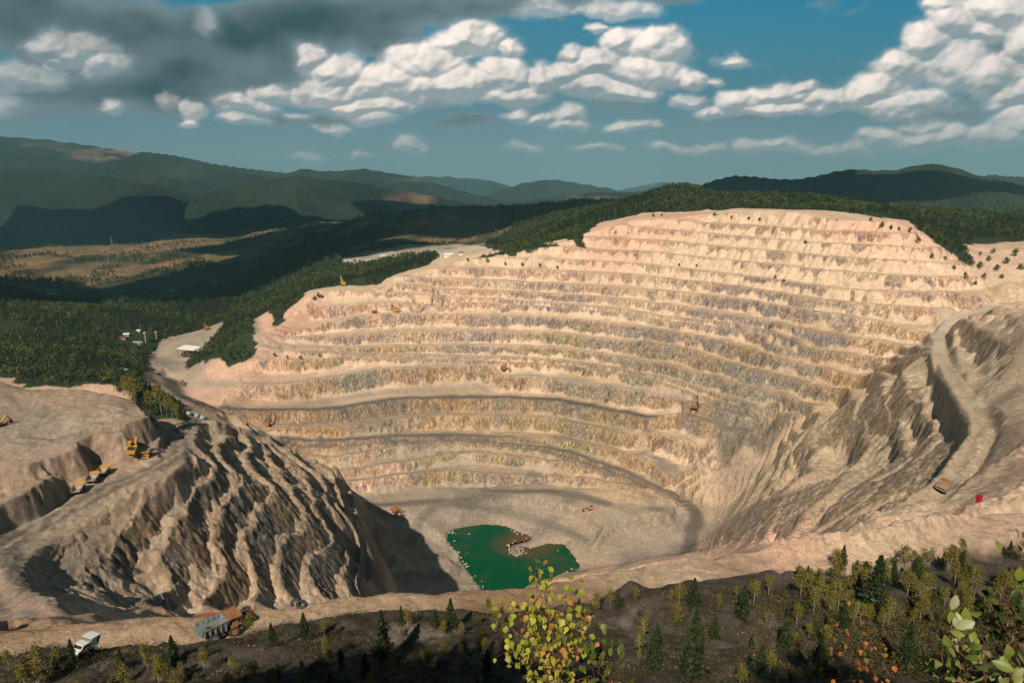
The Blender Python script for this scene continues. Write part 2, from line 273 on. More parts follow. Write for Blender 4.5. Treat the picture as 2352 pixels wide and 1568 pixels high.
# graded haul roads and levelled ground
def carve(zf, pts, hw, out=1.6, w=None):
    P = [at(*p) for p in pts]; best = np.full(zf.shape, 1e9); zz = np.zeros(zf.shape)
    for a, b in zip(P[:-1], P[1:]):
        dx, dy = b[0]-a[0], b[1]-a[1]; L2 = dx*dx+dy*dy+1e-6; t = np.clip(((GX-a[0])*dx+(GY-a[1])*dy)/L2, 0, 1); d = np.hypot(GX-a[0]-dx*t, GY-a[1]-dy*t); m = d < best; best[m] = d[m]; zz[m] = (a[2]+(b[2]-a[2])*t)[m]
    k = 1-smooth01((best-hw)/(hw*(out-1))); return zf*(1-k)+zz*k, k
CARVE = [(5.2, [(2290,703,-139),(2255,713,-141),(2208,724,-145),(2173,746,-149),(2158,776,-151),(2163,814,-150),(2181,858,-144),(2204,895,-138),(2232,940,-131),(2254,977,-126),(2254,1007,-123),(2231,1044,-120),(2200,1089,-117),(2172,1122,-115),(2121,1155,-116),(2077,1178,-117),(2030,1198,-118)]),
 (5.5, [(0,1498,-90.5),(150,1478,-90.5),(300,1466,-90.3),(450,1447,-90.2),(520,1458,-90),(620,1432,-90),(780,1402,-90),(900,1390,-90),(1000,1394,-90),(1240,1384,-90),(1450,1335,-90),(1700,1300,-90),(1950,1268,-90),(2150,1234,-90),(2352,1198,-90)]),
 (5.0, [(428,1003,-136),(405,1018,-132),(398,1040,-128),(400,1062,-126),(370,1090,-126),(300,1120,-126.5),(200,1170,-127),(100,1230,-126),(30,1280,-122),(5,1330,-118),(25,1375,-114),(80,1410,-109)]),
 (4.0, [(486,968,-144),(520,974,-150),(540,985,-155),(556,1005,-160),(562,1025,-164)])]
ROADK = np.zeros(zf.shape)
for hw, pts in CARVE:
    zf, k_ = carve(zf, pts, hw); ROADK = np.maximum(ROADK, k_)
ZF = Grid(zf, FX0, FY0, FR); ZC = Grid(blur(zc, 2, 2), -4000, -80, 20.0)
for k, pp in WEST:                                 # crests of the west wall, carried onto its surface
    for px_, py_ in pp:
        a, b, c = ray(px_, py_); Y = np.geomspace(150, 760, 900); i = np.argmax(ZF(a/b*Y, Y) > c/b*Y)
        K_P.append((a/b*Y[i], Y[i], float(k)))
kf = tin(K_P, FX0, FY0, FR, FNX, FNY)
kv = ~np.isnan(kf); kf[~kv] = 0
BUMPS = [(1.6, 1.5, BERM), (2.2, 1.6, W('R3', (1990,600),(1985,700),(1960,800),(1870,900),(1830,1000),(1740,1090),(1600,1170),(1450,1210),(1300,1250),(1050,1330))),
 (2.6, 2.0, W('R3', (2190,700),(2120,720),(2060,820),(2010,940),(1940,1090),(1900,1160),(1700,1215),(1600,1270),(1400,1330),(1200,1380))),
 (3.2, 2.6, W('R3', (2500,740),(2352,850),(2230,930),(2120,985),(2060,1040),(1930,1120))), (2.6, 2.2, W('R3', (2500,1090),(2352,1120),(2180,1150),(2060,1200),(1800,1250),(1560,1290),(1350,1340),(1100,1420))),
 (2.6, 2.2, W('R3', (2400,1170),(2200,1200),(2080,1220),(1900,1290),(1700,1330),(1550,1370),(1300,1400),(1050,1450),(880,1470))),
 (3.6, 2.6, W('R3', (2352,1235),(2250,1235),(2130,1245),(1980,1290),(1800,1345),(1600,1390),(1500,1425),(1300,1440),(1000,1480),(700,1500))),
 (1.8, 1.5, W('R3', (1830,60),(1720,150),(1700,200),(1790,290),(1800,340))), (1.5, 1.6, W('R3', (1740,400),(1830,480),(1930,580),(1990,620))), (2.0, 2.0, W('R3', (1880,260),(1930,380),(2030,500),(2120,600),(2190,640))),
 (2.0, 1.8, W('R4', (90,470),(70,540),(120,650),(220,740),(370,790),(500,830),(620,850))), (1.6, 1.6, W('R4', (620,890),(900,880),(1000,860),(1100,850),(1250,830))), (2.2, 2.0, W('R4', (0,960),(60,940),(250,930),(440,930))),
 (1.6, 1.6, W('R1', (0,1560),(150,1440),(370,1380),(640,1210),(980,1060),(1290,850),(1330,800))), (1.2, 1.3, W('R1', (1190,740),(1230,690),(1330,640),(1400,650),(1480,680),(1550,760),(1640,860)))]
BX0, BY0, BR, BNX, BNY = -330.0, 60.0, 1.25, 620, 420
BXg, BYg = np.meshgrid(BX0+np.arange(BNX)*BR, BY0+np.arange(BNY)*BR); bump = np.zeros(BXg.shape)
for hgt_, sg, pl in BUMPS:
    q = []
    for px_, py_ in pl:
        a, b, c = ray(px_, py_); Y = np.geomspace(70, 760, 1200); i = np.argmax(ZF(a/b*Y, Y) > c/b*Y); q.append((a/b*Y[i], Y[i]))
    one = np.zeros(bump.shape); r = int(3*sg/BR)+2; yy, xx = np.mgrid[-r:r+1, -r:r+1]; kern = np.exp(-(np.hypot(xx, yy)*BR/sg)**2*.7)
    for (x1, y1), (x2, y2) in zip(q[:-1], q[1:]):
        L = math.hypot(x2-x1, y2-y1)
        if L > 120: continue
        for t in np.arange(0, 1, .8/max(L, 1)):
            x, y = x1+(x2-x1)*t, y1+(y2-y1)*t; i = int((x-BX0)/BR); j = int((y-BY0)/BR)
            if r < i < BNX-r-1 and r < j < BNY-r-1:
                s_ = one[j-r:j+r+1, i-r:i+r+1]; np.maximum(s_, kern*hgt_*(.75+.5*vn(np.array([x/5.]), np.array([y/5.]), 9)[0]), out=s_)
    bump = np.maximum(bump, one)
BG = Grid(blur(bump, 1, 1), BX0, BY0, BR)
# terraced part of the ground, outlined in the survey view and carried onto the plan
PXg, PYg = proj(GX, GY, zf)
def inpoly(px, py, poly):
    r = np.zeros(np.shape(px), bool); n = len(poly)
    for i in range(n):
        x1, y1 = poly[i]; x2, y2 = poly[(i+1) % n]
        c = ((y1 > py) != (y2 > py)) & (px < (x2-x1)*(py-y1)/((y2-y1)+1e-12)+x1)
        r ^= c
    return r
FARPOLY = [(590,722),(640,752),(700,668),(780,655),(870,655),(905,632),(985,610),(1010,590),(1060,583),(1110,575),(1240,558),(1300,540),(1380,510),(1480,488),(1620,483),(1640,485),(1700,478),(1900,482),(2075,505),(2215,605),(2250,632),(2300,650),(2352,655),(2420,700),(2420,720),(2350,705),(2240,708),(2180,722),(2150,745),(2140,800),(2160,860),(2200,930),(2228,1000),(2190,1062),(2120,1122),(2040,1172),(1980,1207),
  (1900,1215),(1800,1232),(1650,1262),(1600,1262),(1652,1165),(1600,1166),(1560,1160),(1500,1165),(1400,1128),(1200,1150),(1100,1140),(1000,1148),(870,1158),(842,1150),(720,1060),(600,995),(440,935),(432,905),(400,862),(440,850),(590,800),(585,760)]
WPOLY = [(60,1300),(200,1205),(330,1105),(405,1065),(420,1020),(430,1000),(480,966),(560,985),(600,1000),(720,1060),(842,1150),(862,1344),(860,1420),(100,1420),(40,1360)]
EPOLY = [(2200,715),(2352,690),(2500,700),(2500,1000),(2352,985),(2300,960),(2250,900),(2215,830),(2180,760)]
mask = (inpoly(PXg, PYg, FARPOLY) & (GY > 240)) | (inpoly(PXg, PYg, WPOLY) & (GY > 150) & (GY < 620)) | (inpoly(PXg, PYg, EPOLY) & (GY > 240))
mask &= kv
_cm = blur((inpoly(PXg, PYg, [(1655,1010),(1790,1010),(1750,1110),(1690,1200),(1620,1260),(1600,1170),(1610,1100)]) & (GY > 380)).astype(float), 3, 2)
MASK = Grid(blur(mask.astype(float), 2, 2)*(1-ROADK)*(1-.68*_cm), FX0, FY0, FR)
kb = blur(kf, 1, 2); KF = Grid(kb, FX0, FY0, FR)
ks = blur(kf, 4, 2); zs = blur(zf, 4, 2)
ky, kx = np.gradient(ks, FR); zy, zx = np.gradient(zs, FR)
g2 = kx*kx+ky*ky+1e-7
Wd = np.clip(1/np.sqrt(g2), 4, 70); Hh = np.clip(-(kx*zx+ky*zy)/g2, 0.5, 22)
WG = Grid(blur(Wd, 3, 2), FX0, FY0, FR); HG = Grid(blur(Hh, 3, 2), FX0, FY0, FR)
GNX = Grid(blur(kx/np.sqrt(g2), 4, 2), FX0, FY0, FR); GNY = Grid(blur(ky/np.sqrt(g2), 4, 2), FX0, FY0, FR)
print('fields', round(time.time()-T0, 1))
# ------------------------------------------------------------------ final height of the ground
ZW['R5'] = (1300, 1950, 1.68); ZW['R6'] = (2696, 1950, 1.68)
LAKE_Z = -361.2
LAKE = W('R5', (820,335),(850,290),(940,265),(1050,245),(1150,238),(1230,262),(1290,300),(1370,322),(1385,350),(1320,362),(1235,382),(1222,405),(1245,440),(1290,458),(1330,446),(1325,428),(1290,415),(1310,398),(1400,402),(1480,378),(1560,366),(1625,375),(1645,420),(1700,520),(1690,555),(1640,600),(1560,690),(1400,760),(1200,780),(1080,740),(1035,640),(1000,580),(930,500),(905,430),(850,400))
lake_xy = np.array([tuple(at(a, b, LAKE_Z))[:2] for a, b in LAKE])
lk = inpoly(GX, GY, lake_xy).astype(float)
LK = Grid(blur(lk, 1, 1), FX0, FY0, FR)
EASTP = [(1600,1300),(1655,1165),(1757,1030),(1796,985),(1866,935),(1935,893),(1975,866),(2045,835),(2140,800),(2180,860),(2270,1000),(2200,1110),(1960,1225)]
EASTG = Grid(blur((inpoly(PXg, PYg, EASTP) & (GY > 230)).astype(float), 2, 2), FX0, FY0, FR)
ROUGH = Grid(blur(((inpoly(PXg, PYg, WPOLY) & (GY < 640)) | inpoly(PXg, PYg, [(1600,1300),(1640,1120),(1830,960),(1940,880),(2000,900),(2140,860),(2240,1000),(2160,1120),(1960,1225)])).astype(float), 4, 2), FX0, FY0, FR)

RIDGES = [ # distance, front slope, crest in the view
 (9000, .30, [(-500,270),(-200,300),(0,313),(100,318),(200,330),(300,347),(400,355),(480,373),(560,385),(700,402),(900,430),(1050,452),(1150,475)]),
 (7800, .26, [(250,372),(330,346),(400,356),(480,374),(540,392),(700,420)]),
 (6300, .22, [(-500,385),(-200,398),(0,388),(60,386),(130,392),(220,400),(330,420),(420,440),(520,462),(640,480),(800,500),(900,520)]),
 (5600, .22, [(420,465),(520,430),(600,410),(680,402),(760,412),(860,425),(1000,452),(1080,468),(1150,482)]),
 (8600, .28, [(560,402),(650,400),(690,386),(750,392),(800,390),(835,386),(870,392),(930,402),(1000,420),(1100,448),(1200,470)]),
 (15000, .28, [(640,404),(700,395),(800,398),(900,398),(950,404),(1030,405),(1080,409),(1130,415),(1160,424),(1200,436)]),
 (11000, .28, [(1080,456),(1150,436),(1200,420),(1260,411),(1290,413),(1330,420),(1400,432),(1450,444),(1520,456)]),
 (19000, .28, [(1380,446),(1440,432),(1480,424),(1520,417),(1545,419),(1570,424),(1620,434),(1700,446)]),
 (14500, .28, [(1420,444),(1480,432),(1540,420),(1580,416),(1620,426),(1700,440)]),
 (6600, .26, [(1060,492),(1130,478),(1200,462),(1280,448),(1350,441),(1420,440),(1480,440),(1560,444),(1700,460)]),
 (4300, .30, [(1500,462),(1570,446),(1600,428),(1640,413),(1685,402),(1730,404),(1780,410),(1830,411),(1880,402),(1920,392),(1960,387),(2010,390),(2060,389),(2100,379),(2130,375),(2165,377),(2200,386),(2240,400),(2290,412),(2352,425),(2600,440)]),
 (3300, .26, [(1780,468),(1900,470),(2000,462),(2080,446),(2140,448),(2200,436),(2260,420),(2310,424),(2352,436),(2600,470)]),
 (7500, .28, [(2200,420),(2250,405),(2280,400),(2310,404),(2352,405),(2700,400)]),
]
def worley(x, y, L, s=0):
    x = x/L; y = y/L; ix = np.floor(x).astype(np.int64); iy = np.floor(y).astype(np.int64); best = np.full(x.shape, 9.0, np.float32)
    for dx in (-1, 0, 1):
        for dy in (-1, 0, 1):
            jx = ix+dx; jy = iy+dy; px = jx+_h(jx, jy, s); py = jy+_h(jx, jy, s+71); best = np.minimum(best, (x-px)**2+(y-py)**2)
    return np.sqrt(best)
def mountains(x, y):
    a = x/np.maximum(y, 1.0); out = np.full(np.shape(x), -440.0)
    n1 = fbm(x, y, 1500, 4, 3); n2 = ridged(x+300*n1, y, 900, 3, 5); n3 = fbm(x, y, 260, 3, 8)
    for i, (Y, s, pl) in enumerate(RIDGES):
        q = np.array([(ray(p[0], p[1])[0]/ray(p[0], p[1])[1], -ray(p[0], p[1])[2]/ray(p[0], p[1])[1]) for p in pl])
        h = -np.interp(a, q[:, 0], q[:, 1], left=q[0, 1]+.05, right=q[-1, 1]+.05)
        fall = np.clip(np.maximum(q[0, 0]-a, a-q[-1, 0]), 0, 9)*Y*.35
        hz = h*Y - fall
        d = (Y*(1+.03*np.sin(a*9+i)) - y)
        w = np.clip(np.abs(d)/900, 0, 1)
        z = hz - np.where(d > 0, s, .3)*np.abs(d)*(1+.45*n1) - w*(330*(1-n2)+20) + w*n3*55
        out = np.maximum(out, z)
    return out
MINE0 = Grid(blur(((GY > 140)&(GY < 1000)).astype(float)*(1-ROADK), 2, 1), FX0, FY0, FR)
_rn = np.array(sorted((v[0], v[1]) for v in nroad)); RNX, RNY = _rn[:, 0], _rn[:, 1]
UPF = Grid(blur((inpoly(PXg, PYg, W('R2', (1000,1175),(1150,1190),(1400,1200),(1600,1262),(1690,1300),(1850,1400),(1800,1520),(1880,1440),(2000,1380),(2200,1330),(2340,1340),(2360,1150),(1900,1060),(1500,1030),(1000,1100))) & (GY > 400) & (GY < 900)).astype(float)*9.0+(inpoly(PXg, PYg, W('R2', (330,1230),(420,1340),(380,1400),(400,1480),(500,1560),(560,1640),(860,1640),(900,1560),(760,1420),(660,1340),(560,1280),(440,1250))) & (GY > 400) & (GY < 800)).astype(float)*-6.0+(inpoly(PXg, PYg, W('R2', (480,1540),(700,1530),(840,1550),(900,1640),(860,1700),(400,1700))) & (GY > 400) & (GY < 800)).astype(float)*6.0, 1, 1), FX0, FY0, FR)
PITQ = Grid(blur((inpoly(PXg, PYg, W('R1', (-60,900),(250,900),(560,600),(900,540),(1180,640),(1230,760),(1200,900),(900,1040),(560,1220),(100,1420),(-60,1450))) & (GY > 150) & (GY < 440)).astype(float), 2, 2), FX0, FY0, FR)
def ground(x, y, fine=True):
    x = np.asarray(x, float); y = np.asarray(y, float)
    inside = (x > FX0+5) & (x < FX0+FR*(FNX-2)) & (y > FY0+5) & (y < FY0+FR*(FNY-2))
    e = np.minimum(np.minimum(x-FX0, FX0+FR*FNX-x), np.minimum(y-FY0, FY0+FR*FNY-y))
    b = smooth01((e-10)/80)
    zf_ = ZF(x, y); zc_ = ZC(x, y); z = zc_ + (zf_-zc_)*b
    R = np.hypot(x, y)
    z = z*(1-smooth01((R-3800)/900)) - 430*smooth01((R-3800)/900)
    pq = PITQ(x, y)*b; tq = (z+126.5+1.5*fbm(x, y, 9, 3, 45)+.8*(ridged(x, y, 4.5, 2, 46)-.5))/12.0; zq = -126.5+12.0*np.clip((tq-.5)*3.4+.5, 0, 1)+np.clip(tq-1, 0, 9)*12+np.clip(tq, -9, 0)*12; z = z+(zq-z)*pq
    m = MASK(x, y)*b; rough = ROUGH(x, y)*b
    n14 = fbm(x, y, 15, 3, 1); n6 = ridged(x, y, 6.0, 2, 2); n40 = fbm(x, y, 45, 3, 4)
    Wm = WG(x, y); H = HG(x, y)
    k = KF(x, y); eg = EASTG(x, y); k = k+(k*.60+5-k)*eg; Wm = Wm/(1-.40*eg); H = H/(1-.40*eg)
    n3 = ridged(x, y, 3.1, 2, 12); n26 = fbm(x, y, 28, 2, 16)
    jit = (1.1+.2*rough)*n14 + 3.4*rough*(ridged(x, y, 14, 2, 18)-.62) + (1.0+2.0*rough)*(n6-.55) + (1.1+1.0*rough)*(n3-.55) + 2.2*rough*n40 + 3.0*smooth01((x-120)/60)*rough*n26
    k = k + np.clip(jit/Wm, -.45, .45)*1.0
    u = k-np.floor(k); d = u*Wm
    east = smooth01((x-120)/60)*rough
    n60 = fbm(x, y, 55, 2, 14); steep = np.maximum((2.3-.6*rough) + .8*n40, 1.25*H/Wm); steep = steep+(np.maximum(.85+2.4*smooth01(n60*1.6+.45), 1.15*H/Wm)-steep)*east
    up = smooth01((7.5-k)/3)*(1-rough)
    tn = vn(x/(11.0), y/(11.0), 21)*.6+vn(x/5.0, y/5.0, 22)*.4
    tal = np.clip(tn-.44+.32*up+.18*n40+.22*east, 0, 1)*(15+10*up)
    dtoe = np.minimum(H/steep + tal, .9*Wm)
    drop = np.minimum(steep*d, np.maximum(H-np.maximum(0, dtoe-d)*.72, 0))
    bermb = .9*np.exp(-((Wm-d-1.5)/1.3)**2)*(Wm > 11)
    face = (d < dtoe).astype(float); rock = ((steep*d < H-np.maximum(0, dtoe-d)*.72) & (d < dtoe)).astype(float)
    zt = z + H*u - drop + bermb
    z = z + (zt-z)*m
    z = z + UPF(x+2*n14, y+2*n14)*b + (1-m)*MINE0(x, y)*(fbm(x, y, 9, 3, 47)*.45)*b
    crag = worley(x, y, 4.2, 61)*.6+worley(x+9, y, 2.1, 62)*.4-.45
    z = z + crag*b*(face*m*(1.1+1.5*rough))
    z = z - 5.0*LK(x, y) + (1+1.1*crag)*BG(np.clip(x, BX0, BX0+BR*(BNX-2)), np.clip(y, BY0, BY0+BR*(BNY-2)))*(1-.3*m)
    # loose ground, spoil mounds on the near slope
    fg = smooth01((np.interp(x, RNX, RNY)-1.5-y)/7)*smooth01((y-6)/20)*smooth01((R-5)/8)*smooth01((150-np.abs(x))/30); mamp = smooth01((y-66)/25)
    if fine:
        mound = fbm(x, y, 26, 3, 31)*4.0 + np.abs(fbm(x, y, 11, 3, 33))*2.6
        z = z + fg*mamp*mound*.8 + fbm(x, y, 3.0, 3, 35)*.35*np.clip(R/40, 0, 1)*(1-.5*m)
        z = z + (1-m)*(1-fg)*fbm(x, y, 30, 3, 36)*.5*smooth01((R-60)/60)
        wild = smooth01((R-1250)/500)
        z = z + wild*(fbm(x, y, 160, 4, 41)*16) 
        wm = smooth01((R-2600)/900)
        z = z + (np.maximum(z, mountains(x, y))-z)*wm
    return z, dict(m=m, k=k, u=u, d=d, face=face*m, rock=rock*m, W=Wm, H=H, R=R, fg=fg, rough=rough, n14=n14, n40=n40, up=up, tn=tn)
def hgt(x, y): return ground(np.atleast_1d(x), np.atleast_1d(y))[0]
def hit(px, py, ymin=60, ymax=2600, n=2000):       # where the line of sight through (px,py) first meets the ground
    for dy in range(0, 60, 2):
        p = hit1(px, py+dy, ymin, ymax, n)
        if p is not None: return p
    return None
def hit1(px, py, ymin, ymax, n):
    a, b, c = ray(px, py); Y = np.geomspace(ymin, ymax, n); x = a/b*Y; z = c/b*Y
    g = ground(x, Y)[0]; i = np.argmax(g > z)
    if g[i] <= z[i]: return None
    if i:
        f = (z[i-1]-g[i-1])/max((z[i-1]-g[i-1])+(g[i]-z[i]), 1e-6); Yh = Y[i-1]+(Y[i]-Y[i-1])*f
    else: Yh = Y[0]
    xh = float(a/b*Yh); return Vector((xh, float(Yh), float(hgt(xh, Yh)[0])))

# ------------------------------------------------------------------ colours of rock and soil (albedo) over the plan
C = dict(cream=(.63,.49,.35), pinkcream=(.62,.43,.335), pink=(.50,.30,.24), purple=(.36,.305,.285), grayb=(.29,.255,.205), olive=(.37,.315,.18), orange=(.48,.32,.19),
         tan=(.46,.355,.25), etan=(.43,.35,.26), eflat=(.47,.39,.29), greeng=(.31,.305,.235), dgray=(.15,.155,.15), wflat=(.46,.37,.28), wrock=(.20,.165,.125), wgrey=(.19,.18,.165), rbrown=(.36,.24,.15), brown=(.26,.19,.13), graytan=(.36,.31,.25), road=(.125,.112,.10), light=(.50,.45,.37), sand=(.61,.48,.365), floor=(.36,.315,.26), pinktan=(.42,.32,.25))
CC = [(1700,510,'pinkcream','sand'),(1850,500,'orange','sand'),(2000,510,'pink','pinkcream'),(1800,570,'cream','sand'),(1900,590,'purple','sand'),(1500,520,'pinkcream','pinkcream'),(1600,560,'cream','sand'),(1380,585,'pink','pinkcream'),(1300,610,'pinkcream','sand'),
 (1550,640,'cream','sand'),(1750,650,'purple','sand'),(1950,650,'cream','sand'),(1000,640,'pinkcream','sand'),(900,650,'pinkcream','sand'),(1120,640,'pinkcream','sand'),(1250,700,'purple','sand'),(1500,700,'cream','sand'),(1420,760,'purple','sand'),(1700,710,'purple','sand'),(1880,760,'purple','tan'),(2000,710,'cream','sand'),
 (2010,830,'orange','sand'),(1920,850,'orange','tan'),(2120,690,'pinkcream','sand'),(2250,670,'pinkcream','sand'),(2330,680,'pink','sand'),(690,710,'pink','pinkcream'),(640,740,'pink','pinkcream'),(800,680,'pinkcream','sand'),(800,740,'purple','sand'),(900,700,'pinkcream','sand'),(930,760,'cream','sand'),(1100,770,'purple','sand'),(1050,720,'pinkcream','sand'),
 (1300,790,'olive','sand'),(1500,810,'grayb','tan'),(1700,830,'grayb','tan'),(1850,900,'grayb','tan'),(900,810,'orange','sand'),(720,800,'orange','sand'),(620,860,'pinkcream','pinkcream'),(700,920,'orange','tan'),(850,870,'greeng','sand'),(1000,870,'orange','tan'),(1200,860,'orange','sand'),(1330,880,'grayb','tan'),
 (1500,890,'greeng','tan'),(1700,940,'greeng','graytan'),(1150,950,'tan','tan'),(1000,940,'orange','tan'),(1350,970,'olive','pinktan'),(1500,960,'orange','sand'),(1600,1000,'tan','sand'),(900,970,'graytan','graytan'),(760,980,'orange','tan'),(1200,1010,'olive','tan'),(1000,1060,'olive','graytan'),(850,1080,'pinkcream','graytan'),(1300,1080,'tan','tan'),(1450,1110,'orange','tan'),(1200,1110,'graytan','floor'),(560,950,'orange','tan'),(480,920,'pinkcream','pinkcream'),
 (400,1150,'wrock','wflat'),(250,1230,'wrock','wflat'),(150,1340,'wgrey','graytan'),(480,1280,'wrock','wflat'),(600,1200,'wgrey','wflat'),(700,1280,'dgray','graytan'),(790,1290,'dgray','graytan'),(560,1040,'wrock','wflat'),(720,1130,'wgrey','wflat'),
 (1800,1080,'etan','eflat'),(1700,1200,'etan','pinktan'),(1880,1000,'etan','eflat'),(2000,1080,'etan','eflat'),(2100,960,'etan','eflat'),(2150,1050,'etan','eflat'),(2250,800,'etan','eflat'),(2330,830,'etan','eflat'),(2330,1000,'etan','pinktan'),(2300,1120,'etan','pinktan'),(2000,1210,'cream','sand'),
 (1200,1200,'floor','floor'),(950,1280,'floor','floor'),(1450,1220,'tan','floor'),(1000,1180,'floor','floor'),(100,960,'pinktan','graytan'),(200,910,'pinktan','pinktan'),(250,1120,'pinktan','pinktan'),(60,1250,'graytan','graytan'),(380,960,'pinktan','pinktan'),
 (400,870,'tan','floor'),(440,780,'pinkcream','floor'),(520,840,'pinkcream','pinkcream'),(950,590,'tan','light'),(1150,1390,'brown','rbrown'),(900,1400,'brown','rbrown'),(500,1450,'rbrown','rbrown'),(700,1415,'brown','rbrown'),(250,1470,'rbrown','rbrown'),(1400,1350,'tan','tan'),(40,1500,'rbrown','rbrown'),(450,1393,'sand','sand'),(650,1378,'sand','sand'),(1300,1328,'pinkcream','pinkcream'),(1180,1350,'brown','graytan'),(1700,1268,'pinkcream','pinkcream'),(1850,1252,'pinkcream','pinkcream'),(2150,1203,'pinkcream','pinkcream'),(230,1412,'sand','sand'),(1700,1300,'tan','tan'),(300,1400,'pinktan','pinktan'),(800,1360,'pinktan','sand'),(1500,1300,'pinkcream','sand'),(2000,1240,'pinkcream','sand'),(2300,1180,'pinkcream','sand')]
def to_plan(px, py): # coarse version of hit on the smooth survey
    a, b, c = ray(px, py); Y = np.geomspace(60, 2600, 1500); g = ZF(a/b*Y, Y); g = np.where(Y > 1550, ZC(a/b*Y, Y), g); i = np.argmax(g > c/b*Y); return a/b*Y[i], Y[i]
cp = np.array([to_plan(c[0], c[1]) for c in CC]); cfv = np.array([C[c[2]] for c in CC]); clv = np.array([C[c[3]] for c in CC])
S2 = 4; gxs, gys = GX[::S2, ::S2], GY[::S2, ::S2]
wgt = np.zeros(gxs.shape); cf = np.zeros(gxs.shape+(3,)); cl = np.zeros(gxs.shape+(3,))
for (x, y), a, b in zip(cp, cfv, clv):
    w = 1/(((gxs-x)**2+(gys-y)**2)/(8+.022*y)**2+.3)**2.2
    wgt += w; cf += w[..., None]*a; cl += w[..., None]*b
cf /= wgt[..., None]; cl /= wgt[..., None]
CFG = [Grid(cf[..., i], FX0, FY0, FR*S2) for i in range(3)]; CLG = [Grid(cl[..., i], FX0, FY0, FR*S2) for i in range(3)]
TRK = [(1.0, 'light', .5, W('R1', (1300,680),(1215,740),(1230,800),(1240,860),(1120,935),(880,1030),(580,1190),(280,1350),(40,1520))+[(2,1270),(2,1310),(25,1360),(75,1412),(160,1440)]), (1.0,'road',.6, W('R4',(0,640),(60,700),(200,790),(400,870),(600,905),(900,900))), (1.0,'pinktan',.6, W('R4',(20,560),(60,660),(200,770),(420,850),(620,890))),
 (1.2,'light',.6,W('R1', (600,1190),(420,1210),(250,1270),(60,1300))),(1.2,'road',.5,W('R1', (0,1040),(200,1000),(400,960))),(1.5,'pinktan',.7,W('R1', (400,760),(500,640),(700,560),(800,500))),(1.2,'light',.7,W('R1', (120,600),(400,640),(600,700),(450,800),(200,850)))]
ROADS = [ # half width (m), colour, strength, height of the survey line or None, points in the view
 (5.0, 'road', .9, W('R1', (1340,650),(1230,700),(1190,760),(1255,840),(1150,920),(900,1020),(600,1180),(300,1340),(60,1500))+[(10,1260),(8,1300),(30,1350),(80,1400),(150,1428)]),
 (8.0, 'road', 1.0, [(380,860),(400,885),(425,915),(470,932),(517,939)]+W('Z7', (400,352),(900,352),(1200,328),(1500,278),(1800,240),(2276,235))+W('Z5', (600,392),(1000,392),(1300,400),(1500,410),(1900,470),(2281,540))+W('Z6', (200,985),(420,1030),(560,1060))),
 (6.5, 'road', .95, W('Z7', (300,600),(600,640),(850,670),(1200,660),(1700,625),(2276,605))+W('Z5', (300,825),(600,850),(1000,900),(1300,940),(1600,1010),(1900,1120),(2281,1240))+[(1550,1141),(1590,1160),(1605,1185),(1590,1225),(1570,1270)]),
 (6, 'graytan', .95, W('Z1', (150,560),(60,640),(60,800),(110,900),(300,950),(700,985),(1100,1008),(1600,1038),(2281,1065))+W('Z2', (500,1360),(640,1395),(500,1440),(0,1460))+W('Z1', (2000,1178),(1500,1200),(1200,1235),(900,1300),(600,1335),(0,1390))+[(480,880),(400,860),(370,820),(400,790)]),
 (5.5, 'graytan', .95, W('Z7', (400,95),(700,140),(900,150),(1200,150),(1500,105),(1800,70),(2276,42))+W('Z5', (500,185),(850,160),(1000,130),(1300,140),(1600,180),(2000,240),(2281,290))+W('Z6',(400,770),(700,830),(900,870))),
 (4.5, 'graytan', .7, W('Z1', (60,800),(350,830),(900,835),(1300,805),(1700,785),(2281,770))),
 (13, 'road', .75, W('Z6', (930,960),(1000,1000),(1300,1080),(1500,1140),(1750,1190))),
 (9, 'sand', .0, [(2230,706),(2180,728),(2148,762),(2143,800),(2165,830),(2172,860)]),
 (7.0, 'light', .85, [(2290,703),(2255,713),(2203,724),(2166,746),(2150,776),(2155,814)]), (7.0, 'eflat', .95, [(2155,814),(2173,858),(2196,895),(2225,940),(2248,977),(2248,1007),(2225,1044),(2196,1089),(2170,1122),(2121,1155),(2077,1178)]),
 (8, 'graytan', .0, [(2160,800),(2172,860),(2205,910),(2240,960),(2262,1000),(2225,1080),(2165,1128),(2090,1180)]),
 (6, 'road', .8, [(842,1158),(900,1152),(1000,1150),(1090,1160),(1050,1150),(1176,1142),(1250,1140),(1330,1152),(1400,1175)]),
 (5, 'road', .6, [(842,1160),(855,1185),(880,1210),(868,1240),(868,1300),(870,1345)]),
 (5, 'road', .5, [(1060,1150),(1140,1170),(1230,1190),(1300,1215),(1350,1240)]),
 (5, 'road', .5, [(1090,1152),(1000,1160),(960,1200),(940,1240)]),
 (6, 'graytan', .8, W('Z8', (990,70),(1080,90),(1200,140),(1290,230),(1320,330))),
 (4, 'graytan', .7, W('Z8', (900,640),(880,740),(740,960),(660,1060))),
 (7, 'tan', .8, [(20,1520),(150,1490),(300,1480),(520,1455),(700,1420),(880,1392),(1000,1392)]),
]
rm = np.zeros(GX.shape); rc = np.zeros(GX.shape+(3,))
